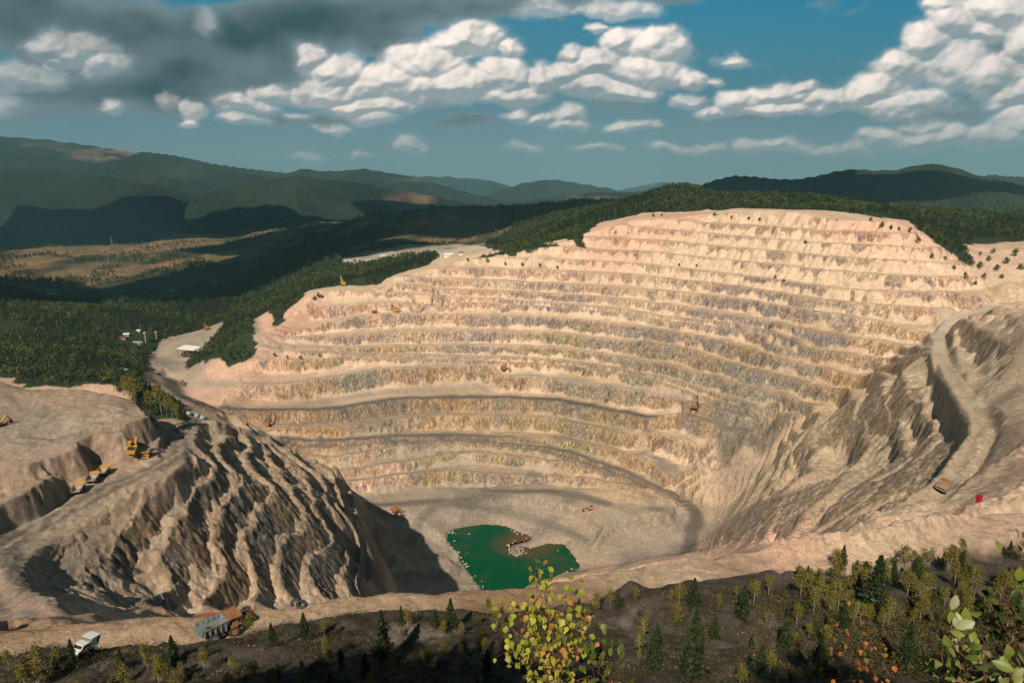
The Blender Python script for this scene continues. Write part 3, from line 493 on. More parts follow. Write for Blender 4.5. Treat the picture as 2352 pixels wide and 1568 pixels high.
for hw, cn, st, pl in ROADS+TRK:
    q = [to_plan(a, b) for a, b in pl]
    pts = []
    for a, b in zip(q[:-1], q[1:]):
        L = math.hypot(a[0]-b[0], a[1]-b[1])
        if L > 260: continue
        n = max(1, int(L/2)); pts += [(a[0]+(b[0]-a[0])*i/n, a[1]+(b[1]-a[1])*i/n) for i in range(n)]
    one = np.zeros(GX.shape); r = int(hw*1.6/FR)+2
    yy, xx = np.mgrid[-r:r+1, -r:r+1]; kern = np.clip((hw*1.35-np.hypot(xx, yy)*FR)/(hw*.5), 0, 1)
    for x, y in pts:
        i = int((x-FX0)/FR); j = int((y-FY0)/FR)
        if r < i < FNX-r-1 and r < j < FNY-r-1:
            s = one[j-r:j+r+1, i-r:i+r+1]; np.maximum(s, kern, out=s)
    one *= st; rc = rc*(1-one[..., None]) + np.array(C[cn])*one[..., None]; rm = np.maximum(rm, one)
RM = Grid(blur(rm, 1, 1), FX0, FY0, FR)
rcn = rc/np.maximum(rm, 1e-3)[..., None]
RC = [Grid(np.where(rm > .02, rcn[..., i], .3), FX0, FY0, FR) for i in range(3)]
def view_patch(polys, x, y, z, y0, y1, soft=0):
    px, py = proj(x, y, z); m = np.zeros(np.shape(x), bool)
    for p in polys: m |= inpoly(px, py, p)
    return m & (y > y0) & (y < y1)
MINEPOLY = [[(588,730),(612,718),(628,716),(626,757),(705,668),(780,655),(870,655),(905,632),(985,608),(1010,590),(1050,588),(1110,595),(1240,570),(1300,565),(1240,560),(1300,548),(1345,565),(1340,540),(1380,510),(1480,488),(1620,485),(1640,485),(1700,479),(1900,483),(2080,506),(2215,605),(2240,600),(2215,562),(2260,560),(2600,540),(2600,1300),(1600,1500),(0,1700),(-200,1500),(-200,860),(10,865),(60,888),(285,888),(330,960),(420,965),(430,935),(330,885),(345,820),(365,785),(480,750),(520,735),(470,800),(430,830),(430,845),(500,822),(525,850),(585,820),(585,720)],
            [(785,592),(880,565),(1000,562),(1160,575),(1100,590),(1000,590),(900,600),(790,602)]]
minef = (inpoly(PXg, PYg, MINEPOLY[0]) | inpoly(PXg, PYg, MINEPOLY[1])) & (GY > 60)
minef |= (GY <= 330) & (GY > 100) & (np.abs(GX) < 420)
MINE = Grid(blur(minef.astype(float), 1, 2), FX0, FY0, FR)

def colour(x, y, z, I):
    m, face, rock, R = I['m'], I['face'], I['rock'], I['R']
    nb = fbm(x, y, 70, 3, 51); wx = x+14*fbm(x, y, 40, 2, 52); wy = y+14*fbm(x, y, 40, 2, 53)
    cfc = np.stack([g(wx, wy) for g in CFG], -1); clc = np.stack([g(wx, wy) for g in CLG], -1)
    s1 = fbm(x, y, 5.0, 3, 54)[..., None]; s2 = fbm(x, y, 16.0, 3, 55)[..., None]; s3 = fbm(x, y, 2.2, 2, 56)[..., None]; s4 = fbm(x, y, 24, 3, 57)[..., None]
    # bedrock: streaks of staining down the faces
    alt = np.array([.44,.30,.18]); grey = np.array([.27,.245,.235]); pale = np.array([.64,.56,.44]); grn = np.array([.27,.29,.20])
    rk = cfc*.93*(1+.36*s1+.34*s3)
    rk = rk+(alt*.95-rk)*np.clip(s2*1.4-.3, 0, .5)
    rk = rk+(grey-rk)*np.clip(-s2*1.4-.25, 0, .65)
    rk = rk+(pale-rk)*np.clip(s4*1.5-.75, 0, .6)
    rk = rk+(grn-rk)*np.clip(-s4*1.5-.75, 0, .45)*smooth01((I['k']-10)/4)[..., None]
    tal = clc*(1.0+.10*s3+.07*s2)
    flat = clc*(.90+.12*s2+.10*s3); gp = np.clip(fbm(x, y, 38, 4, 58)*2.0-.35, 0, .75)[..., None]*smooth01((-285-z)/30)[..., None]; flat = flat*(1-gp)+np.array([.21,.19,.17])*gp
    f_ = face[..., None]; r_ = rock[..., None]
    col = flat*(1-f_) + (tal*(1-r_)+rk*r_)*f_
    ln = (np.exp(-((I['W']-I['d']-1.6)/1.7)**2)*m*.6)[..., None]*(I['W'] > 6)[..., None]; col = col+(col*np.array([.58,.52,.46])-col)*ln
    # unterraced mine ground uses the flat colours
    rmv = RM(x, y)[..., None]*(1-.8*r_); rcv = np.stack([g(x, y) for g in RC], -1)*(1+.15*s2)
    col = col*(1-rmv)+rcv*rmv
    # wild ground
    mine = MINE(x, y)
    far = smooth01((R-1500)/400); mine = smooth01((MINE(x+7*fbm(x, y, 16, 3, 63), y+7*fbm(x, y, 16, 3, 64))-.5)*2.4+.5)*(1-far)
    meadow = np.array([.20,.125,.07]); grass = np.array([.085,.11,.035]); wood = np.array([.022,.036,.016])
    w1 = fbm(x, y, 420, 4, 61); w2 = fbm(x, y, 120, 3, 62)
    t = np.clip((w1*1.2+.45*w2)*1.6+.25, 0, 1)[..., None]; g = np.clip(w2*2, 0, 1)[..., None]
    t = np.clip(t*1.2+.1, 0, 1); farm = wood*(1-t)+(meadow*(1-.5*g)+grass*.5*g)*t
    px, py = proj(x, y, z)
    wb = np.zeros(np.shape(x))
    open_ = inpoly(px, py, [(-50,560),(200,560),(450,530),(640,520),(720,520),(690,560),(610,600),(560,640),(470,690),(330,715),(240,690),(160,700),(60,690),(-50,690)]) | inpoly(px, py, [(690,530),(760,500),(860,485),(950,478),(1100,485),(1210,510),(1225,545),(1200,560),(1160,575),(1000,562),(880,563),(790,590),(740,590),(860,548),(930,530),(880,520),(760,545)]) | inpoly(px, py, [(340,610),(440,590),(470,600),(450,640),(300,675),(280,668)])
    opn = (open_ & (y > 1400) & (y < 4500)).astype(float)
    farm = farm*(1-(1-opn)[..., None]) + (wood*(1+.5*w2[..., None]))*(1-opn)[..., None]
    mt = smooth01((y-4200)/900)
    mtn = np.array([.009,.020,.013])*(1+.35*w2[..., None]); bare = np.array([.22,.14,.10])  # far ranges: base colour darkened to stand in for cloud shadow
    pt = np.clip(fbm(x, y, 1300, 4, 71)*3.2-1.0, 0, 1)[..., None]*np.clip(fbm(x, y, 330, 3, 72)*2+.6, 0, 1)[..., None]
    mtn = mtn+(bare-mtn)*pt*.85; gr_ = np.clip(fbm(x, y, 700, 4, 73)*2.4-.3, 0, 1)[..., None]; mtn = mtn+(np.array([.040,.055,.032])-mtn)*gr_*.35
    farm = farm*(1-mt)[..., None]+mtn*mt[..., None]
    col = col*mine[..., None]+farm*(1-mine)[..., None]
    # near slope: dark spoil with pale gravel
    soil = np.array([.082,.070,.058])*(1+.35*s2+.25*s3); grav = np.array([.20,.185,.17])
    soil = soil+(grav-soil)*np.clip(fbm(x, y, 9, 3, 77)*2.2-.9, 0, .7)[..., None]
    fg = np.maximum(I['fg'], smooth01((30-R)/10))[..., None]
    col = col*(1-fg)+soil*fg
    al = np.clip(rock*1.0+(1-m)*.55*mine*(1-I['fg'])+I['rough']*.12, 0, 1)
    return np.concatenate([np.clip(col, .01, .9), al[..., None]], -1)

def add_mesh(name, verts, faces_quads, cols=None, mat=None, smooth=False):
    me = bpy.data.meshes.new(name); nv = len(verts); nf = len(faces_quads); k = faces_quads.shape[1]
    me.vertices.add(nv); me.vertices.foreach_set('co', np.asarray(verts, np.float32).ravel())
    me.loops.add(nf*k); me.loops.foreach_set('vertex_index', faces_quads.astype(np.int32).ravel())
    me.polygons.add(nf); me.polygons.foreach_set('loop_start', np.arange(0, nf*k, k, dtype=np.int32)); me.polygons.foreach_set('loop_total', np.full(nf, k, np.int32))
    if smooth: me.polygons.foreach_set('use_smooth', np.ones(nf, bool))
    me.update(calc_edges=True)
    if cols is not None:
        a = me.color_attributes.new('Col', 'FLOAT_COLOR', 'POINT')
        c4 = np.ones((nv, 4), np.float32); c4[:, :np.shape(cols)[1]] = cols; a.data.foreach_set('color', c4.ravel())
    ob = bpy.data.objects.new(name, me); COL.objects.link(ob)
    if mat: me.materials.append(mat)
    return ob

# ------------------------------------------------------------------ node helpers
class NT:
    def __init__(s, name, rough=.9):
        s.m = bpy.data.materials.new(name); s.m.use_nodes = True; s.t = s.m.node_tree; s.n = s.t.nodes
        s.b = s.n['Principled BSDF']; s.b.inputs['Roughness'].default_value = rough; s.b.inputs['Specular IOR Level'].default_value = .25
    def new(s, ty, **kw):
        n = s.n.new(ty)
        for k, v in kw.items():
            if k.startswith('i_'):
                key = k[2:]; key = int(key) if key.isdigit() else key.replace('_', ' ')
                n.inputs[key].default_value = v
            else: setattr(n, k, v)
        return n
    def l(s, a, b): s.t.links.new(a, b)
def ground_material(name, scales=(1.2, .35), bump=.5, dist=.4, crack=0.):
    t = NT(name, .95); n = t.new
    at_ = n('ShaderNodeVertexColor', layer_name='Col'); geo = n('ShaderNodeNewGeometry')
    def noise(sc, det, ro, vec=None, lo=.3, hi=.7, a=.7, b=1.25):
        q = n('ShaderNodeTexNoise', i_Scale=sc, i_Detail=det, i_Roughness=ro); t.l(vec or geo.outputs['Position'], q.inputs['Vector'])
        r = n('ShaderNodeMapRange', i_1=lo, i_2=hi, i_3=a, i_4=b); t.l(q.outputs[0], r.inputs[0]); return q.outputs[0], r.outputs[0]
    def mul(a, b): m = n('ShaderNodeMath', operation='MULTIPLY'); t.l(a, m.inputs[0]); t.l(b, m.inputs[1]); return m.outputs[0]
    h1, c1 = noise(scales[0], 6.0, .7, None, .32, .68, .70, 1.24); h2, c2 = noise(scales[1], 9.0, .78, None, .35, .65, .72, 1.24)
    f = mul(c1, c2); hsum = n('ShaderNodeMath', operation='ADD'); t.l(h1, hsum.inputs[0]); t.l(h2, hsum.inputs[1]); hh = hsum.outputs[0]
    if crack:
        sp = n('ShaderNodeSeparateXYZ'); t.l(geo.outputs['True Normal'], sp.inputs[0])
        st = n('ShaderNodeMapRange', i_1=.90, i_2=.66, i_3=0., i_4=1.); t.l(sp.outputs[2], st.inputs[0]); sm = n('ShaderNodeMath', operation='MULTIPLY'); t.l(st.outputs[0], sm.inputs[0]); t.l(at_.outputs[1], sm.inputs[1]); st = sm
        mp = n('ShaderNodeVectorMath', operation='MULTIPLY'); mp.inputs[1].default_value = (1, 1, .16); t.l(geo.outputs['Position'], mp.inputs[0])
        h3, c3 = noise(.34, 8.0, .75, mp.outputs[0], .36, .58, .42, 1.18)
        vo = n('ShaderNodeTexVoronoi', feature='DISTANCE_TO_EDGE', i_Scale=.30, i_Detail=2.0); mq = n('ShaderNodeVectorMath', operation='MULTIPLY'); mq.inputs[1].default_value = (1, 1, .4); t.l(geo.outputs['Position'], mq.inputs[0]); t.l(mq.outputs[0], vo.inputs['Vector'])
        vr = n('ShaderNodeMapRange', i_1=0., i_2=.16, i_3=.62, i_4=1.05); t.l(vo.outputs['Distance'], vr.inputs[0])
        c34 = mul(c3, vr.outputs[0]); mx = n('ShaderNodeMix'); mx.inputs[2].default_value = 1.0; t.l(st.outputs[0], mx.inputs[0]); t.l(c34, mx.inputs[3]); f = mul(f, mx.outputs[0])
        a2 = n('ShaderNodeMath', operation='MULTIPLY_ADD', i_1=2.2); t.l(mul(h3, st.outputs[0]), a2.inputs[0]); t.l(hh, a2.inputs[2]); hh = a2.outputs[0]
    vm = n('ShaderNodeVectorMath', operation='SCALE'); t.l(at_.outputs[0], vm.inputs[0]); t.l(f, vm.inputs['Scale'])
    t.l(vm.outputs[0], t.b.inputs['Base Color'])
    bp = n('ShaderNodeBump', i_Strength=bump, i_Distance=dist); t.l(hh, bp.inputs['Height']); t.l(bp.outputs[0], t.b.inputs['Normal'])
    return t.m

# ------------------------------------------------------------------ ground mesh, rings round the viewpoint
QUAL = 1.0
ths = np.concatenate([np.linspace(-180, -52, 40, endpoint=False), np.linspace(-52, 52, int(1400*QUAL), endpoint=False), np.linspace(52, 180, 40, endpoint=False)])
ths = np.radians(ths)
def rings(a, b, step): return list(np.geomspace(a, b, max(2, int(math.log(b/a)/step)), endpoint=False))
RR_near = np.array(rings(1.2, 60, .05/QUAL)+rings(60, 150, .0034/QUAL)+rings(150, 1500, .0019/QUAL)+[1500.0])
RR_far = np.array(rings(1500, 25000, .0075/QUAL)+[25000.0])
def ring_mesh(name, RRs, mat):
    Rg, Tg = np.meshgrid(RRs, ths, indexing='ij'); X = Rg*np.sin(Tg); Y = Rg*np.cos(Tg)
    Z = np.empty(X.shape); Cc = np.empty(X.shape+(4,), np.float32)
    for i in range(0, len(RRs), 120):
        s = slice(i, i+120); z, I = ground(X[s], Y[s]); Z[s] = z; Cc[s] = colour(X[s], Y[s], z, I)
    nr, nc = X.shape; idx = np.arange(nr*nc).reshape(nr, nc); nx = np.roll(idx, -1, 1)
    q = np.stack([idx[:-1], nx[:-1], nx[1:], idx[1:]], -1).reshape(-1, 4)[:, ::-1]
    # turn so that normals face up
    V = np.stack([X, Y, Z], -1).reshape(-1, 3)
    q = q[:, ::-1] if np.cross(V[q[5000, 1]]-V[q[5000, 0]], V[q[5000, 2]]-V[q[5000, 0]])[2] < 0 else q
    return add_mesh(name, V, q, Cc.reshape(-1, 4), mat, smooth=True)
M_GROUND = ground_material('rock_and_soil', (2.2, .42), .8, .8, 1.)
M_HILL = ground_material('wooded_hills', (.03, .006), .9, 12.0)
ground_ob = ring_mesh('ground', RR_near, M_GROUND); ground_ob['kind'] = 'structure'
hills_ob = ring_mesh('hills', RR_far, M_HILL); hills_ob['kind'] = 'structure'
print('terrain', round(time.time()-T0, 1))
# ------------------------------------------------------------------ water in the pit bottom
def plain(name, col, rough=.7, metal=0., noise=.25, nscale=3.0, bump=0.):
    t = NT(name, rough); t.b.inputs['Metallic'].default_value = metal
    n1 = t.new('ShaderNodeTexNoise', i_Scale=nscale, i_Detail=5.0); tc = t.new('ShaderNodeTexCoord'); t.l(tc.outputs['Object'], n1.inputs['Vector'])
    r = t.new('ShaderNodeMapRange', i_1=.3, i_2=.7, i_3=1-noise, i_4=1+noise*.6); t.l(n1.outputs[0], r.inputs[0])
    vm = t.new('ShaderNodeVectorMath', operation='SCALE', i_0=col[:3]); t.l(r.outputs[0], vm.inputs['Scale']); t.l(vm.outputs[0], t.b.inputs['Base Color'])
    if bump:
        bp = t.new('ShaderNodeBump', i_Strength=bump, i_Distance=.05); t.l(n1.outputs[0], bp.inputs['Height']); t.l(bp.outputs[0], t.b.inputs['Normal'])
    return t.m
def water_material():
    t = NT('mine_water', .12); t.b.inputs['Specular IOR Level'].default_value = .22
    geo = t.new('ShaderNodeNewGeometry'); n = t.new('ShaderNodeTexNoise', i_Scale=.035, i_Detail=5.0, i_Roughness=.6); t.l(geo.outputs['Position'], n.inputs['Vector'])
    sx = t.new('ShaderNodeVectorMath', operation='DISTANCE'); c = at(1205, 1240, LAKE_Z); sx.inputs[1].default_value = tuple(c); t.l(geo.outputs['Position'], sx.inputs[0])
    m = t.new('ShaderNodeMapRange', i_1=6.0, i_2=40.0, i_3=1.0, i_4=0.0); t.l(sx.outputs['Value'], m.inputs[0])
    ad = t.new('ShaderNodeMath', operation='MULTIPLY_ADD', i_1=1.6, i_2=-.75); t.l(n.outputs[0], ad.inputs[0])
    a2 = t.new('ShaderNodeMath', operation='ADD', use_clamp=True); t.l(ad.outputs[0], a2.inputs[0]); t.l(m.outputs[0], a2.inputs[1])
    mx = t.new('ShaderNodeMix', data_type='RGBA'); mx.inputs[6].default_value = (.001, .055, .010, 1); mx.inputs[7].default_value = (.115, .05, .012, 1)
    t.l(a2.outputs[0], mx.inputs[0]); t.l(mx.outputs[2], t.b.inputs['Base Color'])
    return t.m
lp = np.array(LAKE); 
cx_, cy_ = lake_xy.mean(0); big = [(cx_+(x-cx_)*1.06, cy_+(y-cy_)*1.06) for x, y in lake_xy]
from mathutils.geometry import tessellate_polygon
tri = tessellate_polygon([[Vector((x, y, 0)) for x, y in big]])
lake = add_mesh('pit_lake', [(x, y, LAKE_Z) for x, y in big], np.array([t[::-1] if np.cross(np.array(big[t[1]])-big[t[0]], np.array(big[t[2]])-big[t[0]]) < 0 else t for t in tri]), None, water_material()); lake['kind'] = 'structure'

# ------------------------------------------------------------------ bookkeeping
def tag(o, label, cat, group=None, kind=None):
    if label: o['label'] = label
    if cat: o['category'] = cat
    if group: o['group'] = group
    if kind: o['kind'] = kind
    return o
def empty(name, loc=(0,0,0), rz=0, scale=1.0):
    o = bpy.data.objects.new(name, None); COL.objects.link(o); o.location = loc; o.rotation_euler = (0, 0, rz); o.scale = (scale,)*3; o.empty_display_size = .5; return o
class MB:
    def __init__(s): s.v = []; s.f = []
    def add(s, vs, fs):
        b = len(s.v); s.v += [tuple(v) for v in vs]; s.f += [tuple(i+b for i in f) for f in fs]; return s
    def box(s, x0, x1, y0, y1, z0, z1, taper=0, M=None):
        vs = [(x0,y0,z0),(x1,y0,z0),(x1,y1,z0),(x0,y1,z0),(x0+taper,y0+taper,z1),(x1-taper,y0+taper,z1),(x1-taper,y1-taper,z1),(x0+taper,y1-taper,z1)]
        if M is not None: vs = [M@Vector(v) for v in vs]
        return s.add(vs, [(0,3,2,1),(4,5,6,7),(0,1,5,4),(1,2,6,5),(2,3,7,6),(3,0,4,7)])
    def slab(s, pts, th):
        p = [Vector(q) for q in pts]; n = (p[1]-p[0]).cross(p[2]-p[0]).normalized()*th; k = len(p)
        return s.add(p+[q-n for q in p], [tuple(range(k)), tuple(range(2*k-1, k-1, -1))]+[(i, k+i, k+(i+1) % k, (i+1) % k) for i in range(k)])
    def tube(s, pts, rad, n=8):
        pts = [Vector(p) for p in pts]; rad = rad if isinstance(rad, (list, tuple)) else [rad]*len(pts); b = len(s.v)
        for i, p in enumerate(pts):
            d = (pts[min(i+1, len(pts)-1)]-pts[max(i-1, 0)]).normalized(); a = d.orthogonal().normalized() if abs(d.z) > .9 else d.cross(Vector((0,0,1))).normalized(); c = d.cross(a)
            for k in range(n): t = 2*math.pi*k/n; s.v.append(tuple(p+(a*math.cos(t)+c*math.sin(t))*rad[i]))
        for i in range(len(pts)-1):
            for k in range(n): s.f.append((b+i*n+k, b+i*n+(k+1) % n, b+(i+1)*n+(k+1) % n, b+(i+1)*n+k))
        s.f.append(tuple(b+k for k in range(n))[::-1]); s.f.append(tuple(b+(len(pts)-1)*n+k for k in range(n))); return s
    def wheel(s, c, r, w, n=24, prof=None):
        prof = prof or [(-.5, .55), (-.5, .9), (-.38, 1.0), (.38, 1.0), (.5, .9), (.5, .55)]
        b = len(s.v); m = len(prof)
        for k in range(n):
            t = 2*math.pi*k/n
            for (a, q) in prof: s.v.append((c[0]+math.cos(t)*r*q, c[1]+a*w, c[2]+math.sin(t)*r*q))
        for k in range(n):
            for i in range(m-1): s.f.append((b+k*m+i, b+k*m+i+1, b+((k+1) % n)*m+i+1, b+((k+1) % n)*m+i))
        s.f.append(tuple(b+k*m for k in range(n))); s.f.append(tuple(b+k*m+m-1 for k in range(n))[::-1]); return s
    def build(s, name, mat, parent=None, smooth=False):
        me = bpy.data.meshes.new(name); me.from_pydata(s.v, [], s.f); me.update()
        if smooth: me.polygons.foreach_set('use_smooth', np.ones(len(s.f), bool))
        o = bpy.data.objects.new(name, me); COL.objects.link(o); me.materials.append(mat)
        if parent: o.parent = parent
        return o
def children(o): return [c for c in bpy.data.objects if c.parent == o]
KIDS = {}
def copy_tree(o, loc, rz=0, scale=None, kids=None):
    c = o.copy(); COL.objects.link(c); c.location = loc; c.rotation_euler = (0, 0, rz)
    if scale is not None: c.scale = (scale,)*3 if not isinstance(scale, tuple) else scale
    for ch, sub in (kids if kids is not None else KIDS[o.name]):
        d = ch.copy(); COL.objects.link(d); d.parent = c
        for g in sub: e = g.copy(); COL.objects.link(e); e.parent = d
    return c
def remember(o): KIDS[o.name] = [(c, children(c)) for c in children(o)]
ORD = ['first','second','third','fourth','fifth','sixth','seventh','eighth','ninth','tenth','eleventh','twelfth','thirteenth','fourteenth','fifteenth','sixteenth','seventeenth','eighteenth','nineteenth']
TENS = ['','','twentieth','thirtieth','fortieth','fiftieth','sixtieth','seventieth','eightieth','ninetieth']; TEN = ['','','twenty','thirty','forty','fifty','sixty','seventy','eighty','ninety']
def ordw(i):
    i += 1
    if i >= 100: return 'hundred and '+ordw(i-101) if i > 100 else 'hundredth'
    if i < 20: return ORD[i-1]
    return TENS[i//10] if i % 10 == 0 else TEN[i//10]+'-'+ORD[i % 10-1]

# ------------------------------------------------------------------ foliage
def leaf_material(name, a, b, c=None, trans=.25, rough=.6):
    t = NT(name, rough); oi = t.new('ShaderNodeObjectInfo'); geo = t.new('ShaderNodeNewGeometry')
    n = t.new('ShaderNodeTexWhiteNoise', noise_dimensions='1D'); ad = t.new('ShaderNodeMath', operation='ADD'); t.l(oi.outputs['Random'], ad.inputs[0]); t.l(geo.outputs['Random Per Island'], ad.inputs[1]); t.l(ad.outputs[0], n.inputs['W'])
    mx = t.new('ShaderNodeMix', data_type='RGBA'); mx.inputs[6].default_value = (*a, 1); mx.inputs[7].default_value = (*b, 1); t.l(n.outputs['Value'], mx.inputs[0])
    out = mx.outputs[2]
    if c:
        gt = t.new('ShaderNodeMath', operation='GREATER_THAN', i_1=c[3]); n2 = t.new('ShaderNodeTexWhiteNoise', noise_dimensions='1D'); a3 = t.new('ShaderNodeMath', operation='ADD', i_1=.37); t.l(ad.outputs[0], a3.inputs[0]); t.l(a3.outputs[0], n2.inputs['W']); t.l(n2.outputs['Value'], gt.inputs[0])
        m2 = t.new('ShaderNodeMix', data_type='RGBA'); m2.inputs[7].default_value = (*c[:3], 1); t.l(gt.outputs[0], m2.inputs[0]); t.l(out, m2.inputs[6]); out = m2.outputs[2]
    t.l(out, t.b.inputs['Base Color'])
    if trans:
        tr = t.new('ShaderNodeBsdfTranslucent'); t.l(out, tr.inputs['Color']); ms = t.new('ShaderNodeMixShader', i_0=trans); o = t.n['Material Output']
        t.l(t.b.outputs[0], ms.inputs[1]); t.l(tr.outputs[0], ms.inputs[2]); t.l(ms.outputs[0], o.inputs['Surface'])
    return t.m
M_CONI = leaf_material('conifer_needles', (.012,.026,.010), (.035,.055,.018), None, .1)
M_BIRCH = leaf_material('birch_leaves', (.10,.115,.018), (.22,.20,.035), (.26,.13,.03,.9), .3)
M_BUSH = leaf_material('bush_leaves', (.035,.055,.012), (.09,.10,.022), None, .2)
M_BARK = plain('dark_bark', (.07,.05,.038), .9); M_WBARK = plain('birch_bark', (.42,.40,.36), .8, nscale=9)
def quads_cloud(P, N, S, jit=.5, rs=None):          # random small quads at points P with size S
    rs = rs or rng; n = len(P)
    a = rs.normal(size=(n, 3)); a /= np.linalg.norm(a, axis=1)[:, None]
    b = np.cross(a, rs.normal(size=(n, 3))); b /= np.linalg.norm(b, axis=1)[:, None]
    S = np.broadcast_to(S, (n,))[:, None]
    V = np.stack([P-a*S, P-b*S*.6, P+a*S, P+b*S*.6], 1).reshape(-1, 3); Q = np.arange(4*n).reshape(n, 4)
    return V, Q
def crown_conifer(h, r, n, rs, lean=0):
    t = rs.random(n)**.75; z = h*(.10+.90*t); lay = np.round(t*9)/9
    rad = r*(1-t)**.85*(.75+.5*rs.random(n))*(.8+.35*np.cos((t-lay)*60)); th = rs.random(n)*6.283; rad *= np.sqrt(rs.random(n)*.75+.25)*(1+.25*np.sin(th*3+t*9))
    return np.stack([rad*np.cos(th), rad*np.sin(th), z-rad*.18], 1)
def crown_broad(h, r, n, rs, base=.25, k=7):
    cs = []
    for i in range(k):
        th = rs.random()*6.283; q = rs.random()**.5*r*.6; zz = h*(base+(1-base)*(.25+.6*rs.random())); cs.append((q*math.cos(th), q*math.sin(th), zz, r*(.32+.28*rs.random())))
    cs.append((0, 0, h*.88, r*.35)); cs = np.array(cs); i = rs.integers(0, len(cs), n); d = rs.normal(size=(n, 3)); d /= np.linalg.norm(d, axis=1)[:, None]
    return cs[i, :3]+d*cs[i, 3:4]*(.55+.5*rs.random((n, 1)))*np.array([1, 1, 1.15])
def make_tree(name, kind, h, seed):
    rs = np.random.default_rng(seed); root = empty(name); tr = MB()
    if kind == 'pine':
        r = h*.24; tr.tube([(0,0,-.6),(0,0,h*.5),(0,0,h*.97)], [h*.018, h*.011, h*.003], 6)
        for i in range(16):
            z = h*(.15+.75*i/16); th = i*2.4; L = r*(1-(z/h))*1.0; tr.tube([(0,0,z),(L*math.cos(th), L*math.sin(th), z+L*.15)], [h*.005, h*.001], 4)
        P = crown_conifer(h, r, 1500, rs); V, Q = quads_cloud(P, None, h*.028*(.5+rs.random(1500)), rs=rs); m = M_CONI; bk = M_BARK
    elif kind == 'birch':
        r = h*.24; b = rs.normal(size=2)*h*.03; tr.tube([(0,0,-.6),(b[0],b[1],h*.45),(b[0]*1.6,b[1]*1.6,h*.95)], [h*.012, h*.008, h*.002], 6)
        for i in range(18):
            z = h*(.3+.6*i/18); th = i*2.4; L = r*(.9-.5*i/18); x, y = b[0]*z/h*1.5, b[1]*z/h*1.5; tr.tube([(x,y,z),(x+L*math.cos(th)*.6, y+L*math.sin(th)*.6, z+L*.55),(x+L*math.cos(th), y+L*math.sin(th), z+L*.5)], [h*.004, h*.0025, h*.001], 4)
        P = crown_broad(h, r, 750, rs, .22, 13); V, Q = quads_cloud(P, None, h*.022*(.5+rs.random(750)), rs=rs); m = M_BIRCH; bk = M_WBARK
    else:
        r = h*.5; tr.tube([(0,0,-.4),(0,0,h*.5)], [h*.03, h*.01], 5)
        P = crown_broad(h, r, 500, rs, .05, 9); V, Q = quads_cloud(P, None, h*.05*(.5+rs.random(500)), rs=rs); m = M_BUSH; bk = M_BARK
    tr.build('trunk', bk, root, True); c = add_mesh('crown', V, Q, None, m); c.parent = root
    remember(root); return root

